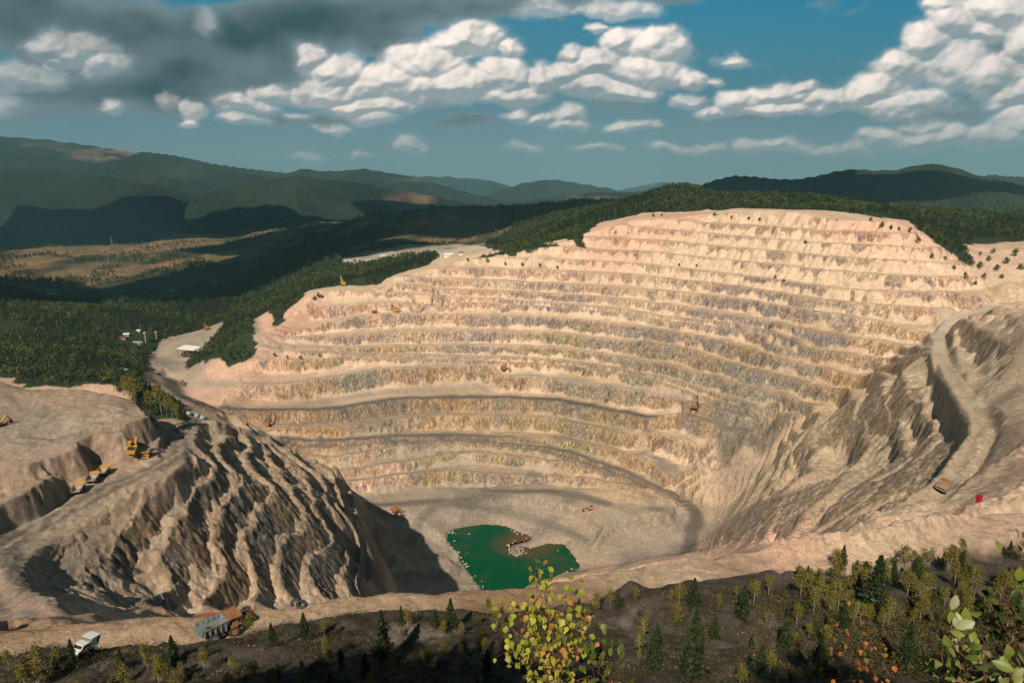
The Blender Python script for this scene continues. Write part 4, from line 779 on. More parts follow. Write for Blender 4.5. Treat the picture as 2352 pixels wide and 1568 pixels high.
# ------------------------------------------------------------------ woods behind the pit (one mass)
def forest():
    Vs = []; Qs = []; Cs = []; off = 0
    def proto(kind, seed, n):
        rs = np.random.default_rng(seed)
        P = crown_conifer(1, .26, n, rs) if kind == 0 else crown_broad(1, .40, n, rs, .12, 6)
        return quads_cloud(P, None, (.085 if kind == 0 else .11)*(.7+.6*rs.random(n)), rs=rs)[0]
    PR = [[proto(0, s, 46) for s in range(4)], [proto(1, 9+s, 46) for s in range(4)]]
    for (y0, y1, sp, hs, k) in ((380, 1300, 7.2, 10.5, 0), (1300, 2000, 10.5, 13, 1), (2000, 3000, 17, 17, 1), (3000, 3700, 26, 13, 1)):
        nx = int(2*y1*1.0/sp); xs, ys = np.meshgrid(np.arange(-y1*.98, y1*.98, sp), np.arange(y0, y1, sp)); xs = xs.ravel()+rng.uniform(-.45, .45, xs.size)*sp; ys = ys.ravel()+rng.uniform(-.45, .45, ys.size)*sp
        ok = (np.abs(xs) < ys*.84+30); xs, ys = xs[ok], ys[ok]
        z, I = ground(xs, ys); px, py = proj(xs, ys, z)
        far = smooth01((I['R']-1500)/400); mine = MINE(xs, ys)*(1-far) > .35
        open_ = inpoly(px, py, [(-50,560),(200,560),(450,530),(640,520),(720,520),(690,560),(610,600),(560,640),(470,690),(330,715),(240,690),(160,700),(60,690),(-50,690)]) | inpoly(px, py, [(690,530),(760,500),(860,485),(950,478),(1100,485),(1210,510),(1225,545),(1200,560),(1160,575),(1000,562),(880,563),(790,590),(740,590),(860,548),(930,530),(880,520),(760,545)]) | inpoly(px, py, [(340,610),(440,590),(470,600),(450,640),(300,675),(280,668)])
        dn = fbm(xs, ys, 140, 3, 81)
        gone = mine | (open_ & (ys > 1400) & (dn < .16)) | ((ys < 1300) & (fbm(xs, ys, 45, 2, 83) < -.62)) | ((px > 2235) & (py > 548) & (py < 700)) | inpoly(px, py, VALLEY) | (px < -60) | (px > 2420)
        xs, ys, z = xs[~gone], ys[~gone], z[~gone]; n = len(xs)
        coni = (fbm(xs, ys, 110, 2, 82)+rng.uniform(-.5, .5, n)) > .05
        hh = hs*(.55+.6*rng.random(n)); 
        rim = np.zeros(n, bool) | (MINE(xs, ys) > .02); hh[rim] *= .7
        for kd in (0, 1):
            for v in range(4):
                s = (coni == (kd == 0)) & (np.arange(n) % 4 == v); 
                if not s.any(): continue
                P = PR[kd][v]; a = rng.random(s.sum())*6.283; ca, sa = np.cos(a)[:, None], np.sin(a)[:, None]; H = hh[s][:, None]; wd = H*(1.0 if k == 0 else 1.25)
                X = xs[s][:, None]+(P[None, :, 0]*ca-P[None, :, 1]*sa)*wd; Y = ys[s][:, None]+(P[None, :, 0]*sa+P[None, :, 1]*ca)*wd; Z = z[s][:, None]-.3+P[None, :, 2]*H
                V = np.stack([X, Y, Z], -1).reshape(-1, 3); Vs.append(V)
                base = np.array([.020,.036,.013]) if kd == 0 else np.array([.042,.066,.018]); yel = np.array([.13,.12,.025])
                cc = base[None]*(.65+.8*rng.random((s.sum(), 1))); w = (rng.random((s.sum(), 1)) < (.10 if ys[s].mean() > 1300 else .22))*(.35+.4*rng.random((s.sum(), 1)))*(kd == 1)
                cc = cc*(1-w)+yel*w; Cs.append(np.repeat(cc, P.shape[0], 0))
    V = np.concatenate(Vs).astype(np.float32); Cc = np.concatenate(Cs).astype(np.float32); Q = np.arange(len(V), dtype=np.int32).reshape(-1, 4)
    t = NT('wood_foliage', .7); vc = t.new('ShaderNodeVertexColor', layer_name='Col'); t.l(vc.outputs[0], t.b.inputs['Base Color'])
    tr = t.new('ShaderNodeBsdfTranslucent'); t.l(vc.outputs[0], tr.inputs['Color']); ms = t.new('ShaderNodeMixShader', i_0=.2); t.l(t.b.outputs[0], ms.inputs[1]); t.l(tr.outputs[0], ms.inputs[2]); t.l(ms.outputs[0], t.n['Material Output'].inputs['Surface'])
    o = add_mesh('forest', V, Q, Cc, t.m); tag(o, 'dense mixed green woods on the slopes and ridges behind the pit', 'forest', None, 'stuff')
    print('forest', len(Q)//46, round(time.time()-T0, 1))
VALLEY = [(270,795),(270,768),(300,755),(335,762),(345,785),(300,798)]
forest()
# ------------------------------------------------------------------ machines
M_YEL = plain('yellow_paint', (.52,.29,.05), .55, noise=.35, nscale=1.2); M_ORA = plain('faded_orange_paint', (.38,.15,.07), .65, noise=.4, nscale=1.0); M_RUST = plain('rusty_orange_paint', (.25,.12,.055), .7, noise=.5, nscale=1.5)
M_STEEL = plain('worn_steel', (.20,.22,.225), .5, .3, noise=.35, nscale=1.0); M_TRAY = plain('worn_tray', (.30,.26,.25), .6, noise=.3, nscale=.8); M_DARK = plain('greasy_dark_metal', (.045,.04,.04), .7); M_TYRE = plain('tyre_rubber', (.035,.042,.045), .85, nscale=6)
M_GLASS = plain('dark_glass', (.02,.03,.035), .1, noise=.05); M_WHITE = plain('white_paint', (.72,.74,.72), .4, noise=.08); M_BLK = plain('black_plastic', (.015,.015,.017), .5); M_RED = plain('crimson_paint', (.36,.012,.045), .5, noise=.15); M_LAMP = plain('lamp_glass', (.7,.68,.6), .2, noise=.05)
M_LOAD = plain('crushed_ore', (.26,.19,.125), .95, noise=.4, nscale=2.5, bump=.6); M_TEAL = plain('teal_steel', (.15,.19,.195), .6, noise=.35, nscale=.9); M_CONC = plain('grey_concrete', (.33,.32,.30), .9, nscale=.5); M_PALE = plain('pale_tarpaulin', (.30,.40,.41), .7, nscale=1.0)
M_BROWN = plain('brown_steel', (.16,.085,.06), .8, noise=.4)
def wheel(root, x, y, r, w, rimmat, name='wheel'):
    t = MB().wheel((x, y, r), r, w, 26).build(name, M_TYRE, root, False)
    sg = 1 if y > 0 else -1
    m = MB().wheel((x, y+sg*w*.32, r), r*.56, w*.45, 20, [(-.5,.5),(-.5,1.),(.5,1.),(.5,.86),(.34,.78),(.34,.35),(.5,.28)]); m.build('rim', rimmat, t, False)
def make_truck(paint, tray, load=False, deckmat=None):
    r = empty('haul_truck')                        # nose towards +x, 10.4 m long
    for sy in (-1, 1): wheel(r, 2.75, sy*2.35, 1.32, .85, paint if load is None else M_RUST)
    for sy in (-1, 1): wheel(r, -2.05, sy*1.95, 1.32, 1.75, M_STEEL)
    c = MB().box(-3.6,4.0,-.95,-.55,1.2,1.9).box(-3.6,4.0,.55,.95,1.2,1.9).box(3.2,3.9,-1.9,1.9,1.1,1.6); c.tube([(-2.05,-1.6,1.32),(-2.05,1.6,1.32)], .42, 10).tube([(2.75,-2,1.32),(2.75,2,1.32)], .25, 8).box(-1.0,.9,-2.1,-1.0,1.0,1.9).box(-1.0,.9,1.0,2.0,1.1,2.0).box(1.2,2.0,-.6,.6,1.3,2.6); c.build('chassis', M_DARK, r)
    b = MB(); P = {}
    for sy in (-1, 1):
        P[sy] = dict(rb=(-5.0, sy*2.35, 2.75), rt=(-4.7, sy*2.9, 4.1), fb=(.9, sy*2.2, 2.15), ft=(1.7, sy*2.95, 4.75), kb=(1.7, sy*2.2, 3.2))
    L, R_ = P[1], P[-1]
    b.slab([R_['rb'], R_['fb'], L['fb'], L['rb']], .16); b.slab([R_['fb'], (1.9,-2.6,4.5), (1.9,2.6,4.5), L['fb']], .14)
    for p, sg in ((L, 1), (R_, -1)):
        q = [p['rb'], p['fb'], (1.9, sg*2.6, 4.5), p['ft'], p['rt']]; b.slab(q if sg > 0 else q[::-1], -.13)
        for t in (.12, .32, .52, .72, .9):
            x = -5+6.4*t; b.box(x-.1, x+.1, sg*2.4 if sg > 0 else -3.02, 3.02 if sg > 0 else -2.4, 2.7-.4*t, 4.0+.5*t)
    bd = b.build('dump_body', tray, r)
    cn = MB().slab([(1.6,-2.95,4.75),(4.7,-2.75,5.15),(4.7,2.75,5.15),(1.6,2.95,4.75)], .14).box(4.6,4.8,-2.75,2.75,4.95,5.4).box(1.7,4.7,-2.95,-2.8,4.8,5.15).box(1.7,4.7,2.8,2.95,4.8,5.15); cn.build('canopy', paint, bd)
    for sy in (-1, 1): MB().tube([(-4.7,sy*2.95,4.15),(1.7,sy*3.0,4.85)], .11, 6).build('top_rail', paint, bd)
    if load: 
        l = MB(); n = 9; vs = [(-4.9+6.6*i/(n-1), -2.6+5.2*j/(n-1), 3.9+.95*math.sin(math.pi*i/(n-1))*math.sin(math.pi*j/(n-1))*(1+.25*math.sin(i*2.3+j*3.1))) for i in range(n) for j in range(n)]
        l.add(vs, [(i*n+j, (i+1)*n+j, (i+1)*n+j+1, i*n+j+1) for i in range(n-1) for j in range(n-1)]); l.build('ore_load', M_LOAD, bd)
    dk = MB().box(1.9,4.6,-2.6,2.6,2.75,2.95).box(4.2,4.75,-2.6,2.6,1.35,1.7).box(4.55,4.85,-2.3,2.3,1.0,1.4)
    for sy in (-1, 1): dk.box(1.9,3.7,sy*2.75-.12,sy*2.75+.12,2.5,2.9)
    dk.tube([(4.55,-2.5,3.9),(4.55,2.5,3.9)], .045, 5)
    for y in (-2.5,-1.2,0,1.2,2.5): dk.tube([(4.55,y,2.9),(4.55,y,3.9)], .04, 5)
    dk.build('deck', paint, r)
    rd = MB().box(3.6,4.45,-1.05,1.05,1.6,2.78); k = rd.build('radiator', M_BLK, r)
    MB().box(4.44,4.56,-1.15,-1.0,1.55,2.8).box(4.44,4.56,1.0,1.15,1.55,2.8).box(4.44,4.56,-1.15,1.15,1.55,1.66).box(4.44,4.56,-1.15,1.15,2.68,2.8).build('grille_frame', paint, k)
    cb = MB().box(2.3,4.1,.75,2.45,2.95,4.6,.08).build('cab', paint, r)
    MB().box(4.02,4.1,.95,2.25,3.55,4.3).build('windscreen', M_GLASS, cb); MB().box(2.6,3.8,2.38,2.46,3.55,4.3).build('side_window', M_GLASS, cb)
    MB().box(2.4,3.9,-2.3,-.9,2.95,3.7).build('electrical_cabinet', paint, r)
    for sy in (-1, 1): MB().box(4.74,4.82,sy*1.75-.22,sy*1.75+.22,1.85,2.15).box(4.6,4.75,sy*1.75-.3,sy*1.75+.3,1.75,2.25).build('headlight', M_LAMP, r)
    ld = MB()
    for y in (-2.15,-1.6): ld.tube([(4.95,y,.7),(4.5,y,2.9)], .04, 5)
    for i in range(6): ld.tube([(4.93-.08*i,-2.15,.85+.4*i),(4.93-.08*i,-1.6,.85+.4*i)], .03, 4)
    ld.build('ladder', M_STEEL, r)
    remember(r); return r
def track(root, y, L, w, h):
    pts = []; n = 7
    for i in range(n+1): a = math.pi*(.5+i/n); pts.append((-L/2+h/2+h/2*math.cos(a), h/2+h/2*math.sin(a)))
    for i in range(n+1): a = math.pi*(-.5+i/n); pts.append((L/2-h/2+h/2*math.cos(a), h/2+h/2*math.sin(a)))
    k = len(pts); m = MB(); m.add([(x, y-w/2, z) for x, z in pts]+[(x, y+w/2, z) for x, z in pts], [tuple(range(k)), tuple(range(2*k-1, k-1, -1))]+[(i, k+i, k+(i+1) % k, (i+1) % k) for i in range(k)])
    for i in range(int(L/.45)): x = -L/2+h/2+(L-h)*i/int(L/.45); m.box(x, x+.2, y-w/2-.03, y+w/2+.03, h-.02, h+.08)
    return m.build('crawler_track', M_DARK, root)
def make_shovel(paint, arm, boom_up=False, roof=None):   # electric rope shovel, nose +x
    r = empty('mining_shovel')
    for sy in (-1, 1): track(r, sy*2.5, 7.2, 1.2, 1.5)
    MB().box(-2.4,2.4,-2.0,2.0,.9,2.1).tube([(0,0,1.9),(0,0,2.5)], 1.9, 16).build('car_body', M_DARK, r)
    h = MB().box(-6.2,2.0,-3.0,3.0,2.5,6.0).box(-6.5,-6.1,-3.1,3.1,2.3,4.2); h = h.build('machine_house', paint, r)
    MB().box(-6.3,1.4,-3.1,3.1,6.0,6.22).box(-5.0,-3.6,-1.6,1.4,6.2,6.9).box(-2.6,-1.2,-1.2,1.8,6.2,6.8).build('house_roof', roof or paint, h)
    MB().box(-4.6,-3.4,-3.06,-2.98,3.2,5.0).build('louvre_panel', M_DARK, h); MB().box(-2.4,-1.2,-3.06,-2.98,3.4,4.8).build('louvre_panel', M_DARK, h); MB().box(-4.0,-2.8,2.98,3.06,3.2,5.0).build('louvre_panel', M_DARK, h)
    c = MB().box(1.2,3.2,-3.2,-1.4,3.0,6.6,.05).build('cab', paint, r); MB().box(3.16,3.24,-3.0,-1.6,4.9,6.2).build('windscreen', M_GLASS, c); MB().box(1.6,2.9,-3.24,-3.14,4.9,6.1).build('cab_window', M_GLASS, c)
    MB().tube([(.8,-1.3,6),(-1.6,-1.1,9.8)], .16).tube([(.8,1.3,6),(-1.6,1.1,9.8)], .16).tube([(-4.8,-1.3,6),(-1.6,-1.1,9.8)], .14).tube([(-4.8,1.3,6),(-1.6,1.1,9.8)], .14).tube([(-1.6,-1.2,9.8),(-1.6,1.2,9.8)], .2).build('gantry', paint, r)
    tip = (9.0,0,11.2) if not boom_up else (13.5,0,15.5); b = MB()
    for sy in (-1, 1): b.tube([(2.0,sy*1.2,2.9),(tip[0]*.5+1,sy*.95,tip[2]*.5+1.3),(tip[0],sy*.4,tip[2])], [.42,.5,.3], 8)
    for t in (.25,.5,.75): b.tube([(2+(tip[0]-2)*t,-1.1,2.9+(tip[2]-2.9)*t),(2+(tip[0]-2)*t,1.1,2.9+(tip[2]-2.9)*t)], .2, 6)
    b.tube([(tip[0],-.7,tip[2]),(tip[0],.7,tip[2])], .75, 14); b = b.build('boom', arm, r)
    MB().tube([(-1.6,.5,9.8),(tip[0],.4,tip[2]+.4)], .06, 5).tube([(-1.6,-.5,9.8),(tip[0],-.4,tip[2]+.4)], .06, 5).build('boom_rope', M_BLK, r)
    a0 = (4.0,0,7.0); a1 = (10.2,0,2.6) if not boom_up else (9.5,0,5.0)
    s = MB().tube([(a0[0]-2.2,-.8,a0[2]+1.5),(a1[0],-.8,a1[2])], .3, 6).tube([(a0[0]-2.2,.8,a0[2]+1.5),(a1[0],.8,a1[2])], .3, 6).build('dipper_arm', arm, r)
    x, z = a1[0], a1[2]
    MB().slab([(x-.6,-1.5,z+1.1),(x-.6,1.5,z+1.1),(x-.4,1.5,z-1.4),(x-.4,-1.5,z-1.4)], .2).slab([(x-.6,-1.5,z+1.1),(x-.4,-1.5,z-1.4),(x+2.2,-1.5,z-1.5),(x+2.4,-1.5,z+1.3)], .18).slab([(x-.6,1.5,z+1.1),(x+2.4,1.5,z+1.3),(x+2.2,1.5,z-1.5),(x-.4,1.5,z-1.4)], .18).slab([(x-.4,-1.5,z-1.4),(x-.4,1.5,z-1.4),(x+2.2,1.5,z-1.5),(x+2.2,-1.5,z-1.5)], .18).build('bucket', arm, s)
    MB().tube([(tip[0]+.6,0,tip[2]-.2),(x+1,0,z+1.5)], .07, 5).build('hoist_rope', M_BLK, r)
    remember(r); return r
def make_excavator(paint, s=1.0, reach=((1.4,3.6),(4.6,6.6),(7.4,3.6),(7.6,1.0)), cabh=1.0):
    r = empty('excavator')
    for sy in (-1, 1): track(r, sy*1.75, 5.6, .8, 1.1)
    MB().box(-1.5,1.5,-1.4,1.4,.7,1.4).tube([(0,0,1.3),(0,0,1.7)], 1.2, 14).build('undercarriage', M_DARK, r)
    h = MB().box(-4.2,1.4,-2.1,2.1,1.7,3.7).box(-4.6,-4.1,-2.1,2.1,1.7,3.3).build('machine_house', paint, r)
    MB().box(-3.9,-.8,-1.7,1.7,3.7,3.95).tube([(-3.0,1.0,3.9),(-3.0,1.0,4.7)], .14).build('engine_cover', M_DARK, h)
    c = MB().box(-.4,1.7,.7,2.3,1.8,3.7+2.0*cabh,.06).build('cab', paint, r); MB().box(1.6,1.72,.85,2.15,3.0+cabh,3.4+2.0*cabh-.1).build('windscreen', M_GLASS, c); MB().box(0,1.4,2.24,2.32,3.0+cabh,3.3+2*cabh-.1).build('cab_window', M_GLASS, c); MB().box(0,1.4,.68,.76,3.0+cabh,3.3+2*cabh-.1).build('cab_window', M_GLASS, c)
    (x0,z0),(x1,z1),(x2,z2),(x3,z3) = reach
    MB().slab([(x0,-.45,z0-1.2),(x1,-.45,z1-.5),(x1,-.45,z1+.5),(x0+.6,-.45,z0+.4)], -.9).build('boom', paint, r)
    s_ = MB().slab([(x1-.3,-.3,z1+.6),(x1+.5,-.3,z1+.7),(x2+.35,-.3,z2),(x2-.35,-.3,z2-.1)], -.6).build('stick', paint, r)
    MB().tube([(x0+1.0,-.7,z0-1.6),((x0+x1)/2+.5,-.7,(z0+z1)/2-.3)], .16).build('hydraulic_ram', M_STEEL, r); MB().tube([(x0+1.0,.7,z0-1.6),((x0+x1)/2+.5,.7,(z0+z1)/2-.3)], .16).build('hydraulic_ram', M_STEEL, r)
    MB().slab([(x2-.3,-1.2,z2),(x2-.3,1.2,z2),(x3-1.3,1.2,z3),(x3-1.3,-1.2,z3)], .16).slab([(x3-1.3,-1.2,z3),(x3-1.3,1.2,z3),(x3+.8,1.2,z3-.5),(x3+.8,-1.2,z3-.5)], .16).slab([(x2-.3,-1.2,z2),(x3-1.3,-1.2,z3),(x3+.8,-1.2,z3-.5),(x3+1.0,-1.2,z3+1.3)], .14).slab([(x2-.3,1.2,z2),(x3+1.0,1.2,z3+1.3),(x3+.8,1.2,z3-.5),(x3-1.3,1.2,z3)], .14).build('bucket', M_BROWN, s_)
    MB().tube([(-3.8,-2.0,3.75),(-3.8,-2.0,4.7),(-.6,-2.0,4.7),(-.6,-2.0,3.75)], .05, 5).build('handrail', paint, r); MB().tube([(-3.8,2.0,3.75),(-3.8,2.0,4.7),(-.9,2.0,4.7)], .05, 5).build('handrail', paint, r)
    r.scale = (s, s, s); remember(r); return r
def make_rig(mast_up, paint):
    r = empty('drill_rig')
    for sy in (-1, 1): track(r, sy*1.9, 6.0, .9, 1.2)
    b = MB().box(-5.5,4.0,-2.2,2.2,1.4,2.0).box(-5.2,1.0,-2.0,2.0,2.0,4.6).build('body', paint, r)
    c = MB().box(2.2,4.2,.3,2.0,2.0,4.4).build('cab', paint, r); MB().box(4.18,4.26,.5,1.8,3.0,4.1).build('windscreen', M_GLASS, c); MB().box(2.5,3.9,1.98,2.06,3.0,4.1).build('cab_window', M_GLASS, c)
    m = MB()
    if mast_up: A = [(3.6,-1,2),(3.6,-1,17)]
    else: A = [(5.5,-.6,5.4),(-9.0,-.6,5.6)]
    A = [Vector(p) for p in A]; d = (A[1]-A[0]); o1 = Vector((0,1.1,0)); o2 = Vector((1.0,0,0)) if mast_up else Vector((0,0,1.0))
    cs = [A[0], A[0]+o1, A[0]+o1+o2, A[0]+o2]
    for q in cs: m.tube([q, q+d], .13, 5)
    for i in range(12):
        for j in range(4): m.tube([cs[j]+d*(i/12), cs[(j+1) % 4]+d*((i+1)/12)], .07, 4)
    m.tube([A[0]+o1*.5+o2*.5+d*.05, A[0]+o1*.5+o2*.5+d*.95], .2, 6); m.build('mast', M_DARK if mast_up else paint, r)
    for sx in (-4.8, 3.4):
        for sy in (-2.3, 2.3): MB().tube([(sx,sy,.1),(sx,sy,2.0)], .18).box(sx-.4,sx+.4,sy-.4,sy+.4,.0,.15).build('levelling_jack', M_STEEL, r)
    remember(r); return r
def make_crew_truck():
    r = empty('crew_truck')
    for x in (2.0,-1.7):
        for sy in (-1, 1): wheel(r, x, sy*.98, .58, .42, M_BLK)
    MB().box(-3.2,2.9,-.45,.45,.7,1.05).box(-1.0,.9,-1.0,-.5,.55,1.05).box(-1.0,.9,.5,1.0,.55,1.05).build('chassis', M_BLK, r)
    c = MB(); pr = [(3.05,.95),(3.1,1.5),(2.95,1.75),(2.0,1.95),(1.65,2.75),(-.35,2.8),(-.4,1.0)]; k = len(pr)
    c.add([(x,-1.12,z) for x, z in pr]+[(x,1.12,z) for x, z in pr], [tuple(range(k)), tuple(range(2*k-1, k-1, -1))]+[(i, k+i, k+(i+1) % k, (i+1) % k) for i in range(k)][::1]); c = c.build('cab', M_WHITE, r)
    for sy in (-1, 1):
        y0, y1 = (1.11,1.14) if sy > 0 else (-1.14,-1.11)
        MB().box(.78,1.55,y0,y1,1.95,2.5).build('side_window', M_GLASS, c); MB().box(-.2,.55,y0,y1,1.95,2.5).build('side_window', M_GLASS, c)
    MB().slab([(2.0,-.98,2.02),(2.0,.98,2.02),(1.7,.98,2.66),(1.7,-.98,2.66)], -.04).build('windscreen', M_GLASS, c)
    MB().box(3.06,3.3,-1.1,1.1,.75,1.15).box(1.35,2.65,-1.22,-1.05,1.15,1.3).box(1.35,2.65,1.05,1.22,1.15,1.3).box(3.0,3.14,-.55,.55,1.2,1.6).build('bumper', M_BLK, r)
    for sy in (-1, 1): MB().box(3.06,3.16,sy*.8-.16,sy*.8+.16,1.25,1.5).build('headlight', M_LAMP, r)
    MB().box(-3.4,-.62,-1.25,1.25,1.15,3.45).build('box_body', M_WHITE, r); MB().box(-.56,-.5,-1.2,1.2,1.1,3.4).box(-3.46,-3.4,-1.1,1.1,1.25,3.35).build('rear_door', M_TEAL, r)
    MB().box(-3.3,-2.5,1.251,1.27,1.9,3.3).build('side_locker', M_GLASS, r); MB().box(-3.3,-2.5,-1.27,-1.251,1.9,3.3).build('side_locker', M_GLASS, r)
    MB().tube([(1.7,1.3,1.6),(1.7,1.3,2.9)], .08, 6).build('snorkel', M_BLK, r); MB().box(1.5,1.62,-1.5,-1.3,2.0,2.5).build('wing_mirror', M_BLK, r); MB().box(1.5,1.62,1.3,1.5,2.0,2.5).build('wing_mirror', M_BLK, r)
    return r
def ptat(px, py, **kw):
    p = hit(px, py, **kw)
    return p
def place(o, px, py, hx, hy, ymin=60, ymax=1500, lift=0.0, sink=.15):
    a = hit(px, py, ymin, ymax); b = hit(hx, hy, ymin, ymax); h = math.atan2(b.y-a.y, b.x-a.x)
    o.location = (a.x, a.y, a.z-sink+lift); o.rotation_euler = (0, 0, h)
    d = Vector((math.cos(h), math.sin(h))); L = 3.0
    zf_ = float(hgt(a.x+d.x*L, a.y+d.y*L)[0]); zb_ = float(hgt(a.x-d.x*L, a.y-d.y*L)[0]); zl = float(hgt(a.x-d.y*2, a.y+d.x*2)[0]); zr = float(hgt(a.x+d.y*2, a.y-d.x*2)[0])
    pitch = -math.atan2(zf_-zb_, 2*L); roll = math.atan2(zl-zr, 4.0)
    pitch = max(-.25, min(.25, pitch)); roll = max(-.2, min(.2, roll))
    o.rotation_euler = (Matrix.Rotation(h, 4, 'Z')@Matrix.Rotation(pitch, 4, 'Y')@Matrix.Rotation(roll, 4, 'X')).to_euler()
    sc = o.scale[0]; zz = []
    for lx in (-2.6, -1.3, 0, 1.3, 2.9):
        for ly in (-2.2, 0, 2.2):
            q = o.rotation_euler.to_matrix()@Vector((lx*sc, ly*sc, 0)); zz.append(float(hgt(a.x+q.x, a.y+q.y)[0])-q.z)
    o.location.z = sorted(zz)[-3]-.08+lift
    return o
t = make_truck(M_RUST, M_TEAL); t.scale = (.82,)*3; place(t, 505, 1462, 560, 1440, 60, 160); t.scale = (.82,)*3; tag(t, 'empty rusty orange haul truck with a pale steel body on the rim road', 'dump truck', 'haul trucks')
tp = make_truck(M_YEL, M_TRAY); tp.scale = (.68,)*3; place(tp, 238, 1090, 252, 1075, 200, 420); tp.scale = (.68,)*3; tag(tp, 'parked haul truck with the brightest yellow canopy, farthest up the line of three', 'dump truck', 'haul trucks')
for (a, b, c, d, lab) in ((214,1106,228,1091,'parked haul truck in the middle of the line of three'), (182,1131,196,1114,'parked haul truck at the roadside end of the line of three'), (336,1049,330,1062,'yellow haul truck facing the road beside the big yellow excavator')):
    o = copy_tree(tp, (0,0,0)); o.name = 'haul_truck'; o.scale = (.68,)*3; place(o, a, b, c, d, 200, 420); tag(o, lab, 'dump truck', 'haul trucks')
tl = make_truck(M_RUST, M_TRAY, True); tl.scale = (.68,)*3; place(tl, 2163, 1127, 2185, 1110, 120, 420); tl.scale = (.68,)*3; tag(tl, 'loaded haul truck heaped with brown ore on the eastern haul road', 'dump truck', 'haul trucks')
o = make_excavator(M_YEL, .86, ((1.4,3.6),(3.6,7.0),(6.4,4.6),(6.4,2.0)), 1.2); place(o, 304, 1040, 330, 1015, 200, 420); tag(o, 'large yellow hydraulic excavator digging at the foot of the pink quarry face', 'excavator')
o = make_excavator(M_YEL, .7); place(o, -3, 979, 20, 972, 200, 420); tag(o, 'yellow excavator standing alone on the flat grey platform above the quarry', 'excavator')
sh = make_shovel(M_ORA, M_RUST); place(sh, 909, 1178, 921, 1188, 300, 900); tag(sh, 'orange rope shovel parked on the pit floor beside the ring road', 'mining shovel', 'rope shovels'); sh.scale = (.85,)*3
o = copy_tree(sh, (0,0,0)); place(o, 1157, 851, 1172, 853, 500, 1100); o.scale = (.8,)*3; tag(o, 'orange rope shovel against the bench face halfway up the north wall', 'mining shovel', 'rope shovels')
o = make_shovel(M_ORA, M_DARK, True); place(o, 616, 978, 626, 969, 500, 1100); o.scale = (.8,)*3; tag(o, 'orange-red shovel with a raised black boom on a lower western bench', 'mining shovel', 'rope shovels')
o = make_shovel(M_YEL, M_YEL, True); place(o, 788, 656, 778, 652, 700, 1600); o.scale = (.95,)*3; tag(o, 'yellow dragline with its boom raised, on the grassy rim', 'mining shovel', 'rope shovels')
o = make_shovel(M_ORA, M_ORA, False); place(o, 476, 757, 466, 752, 700, 1600); o.scale = (.85,)*3; tag(o, 'orange shovel on the gravel yard behind the open shed', 'mining shovel', 'rope shovels')
o = make_rig(True, M_ORA); place(o, 1597, 945, 1612, 948, 500, 1200); tag(o, 'drill rig with a tall dark mast beside the green puddle bench', 'drill rig', 'drill rigs')
o = make_rig(False, M_YEL); place(o, 912, 717, 930, 716, 700, 1600); tag(o, 'yellow drill rig with its mast folded flat on a high bench', 'drill rig', 'drill rigs')
o = make_excavator(plain('sun_bleached_orange', (.55,.27,.17), .7), .95, ((1.4,3.0),(4.4,5.6),(7.6,3.0),(7.9,.8)), .3); place(o, 1354, 1170, 1344, 1174, 300, 900); tag(o, 'small bleached orange digger on the ledge above the lake', 'excavator')
# dozer, service truck
def make_dozer():
    r = empty('bulldozer')
    for sy in (-1, 1): track(r, sy*1.2, 4.6, .7, 1.2)
    MB().box(-1.9,1.9,-.8,.8,.9,2.1).build('engine_hood', M_ORA, r); c = MB().box(-1.4,.2,-.9,.9,2.0,3.4,.08).build('cab', M_ORA, r); MB().box(.18,.26,-.75,.75,2.5,3.2).build('windscreen', M_GLASS, c); MB().box(-1.2,0,-.95,-.86,2.5,3.2).build('cab_window', M_GLASS, c); MB().box(-1.2,0,.86,.95,2.5,3.2).build('cab_window', M_GLASS, c)
    MB().slab([(3.0,-2.1,.1),(3.0,2.1,.1),(2.9,2.1,1.5),(2.9,-2.1,1.5)], .15).tube([(.5,-1.7,.8),(2.9,-1.7,.5)], .12).tube([(.5,1.7,.8),(2.9,1.7,.5)], .12).build('blade', M_STEEL, r)
    return r
o = make_dozer(); place(o, 419, 883, 423, 893, 500, 1200); o.scale = (1.6,)*3; tag(o, 'orange bulldozer on the junction of the western haul roads', 'bulldozer')
o = make_crew_truck(); o.scale = (.78,)*3; place(o, 188, 1506, 162, 1514, 60, 170); o.scale = (.78,)*3; tag(o, 'white double-cab crew truck with a box body on the rim road', 'truck')
def boxtruck():
    r = empty('service_truck')
    for x in (2.0,-1.9):
        for sy in (-1, 1): wheel(r, x, sy*1.0, .55, .4, M_BROWN)
    MB().box(1.4,3.2,-1.2,1.2,.8,2.7,.08).build('cab', M_BROWN, r); MB().box(-3.2,1.2,-1.3,1.3,.9,3.2).build('box_body', M_BROWN, r); return r
o = boxtruck(); place(o, 861, 719, 872, 718, 700, 1600); tag(o, 'small dark brown service truck near the folded drill rig', 'truck'); o.scale = (1.2,)*3
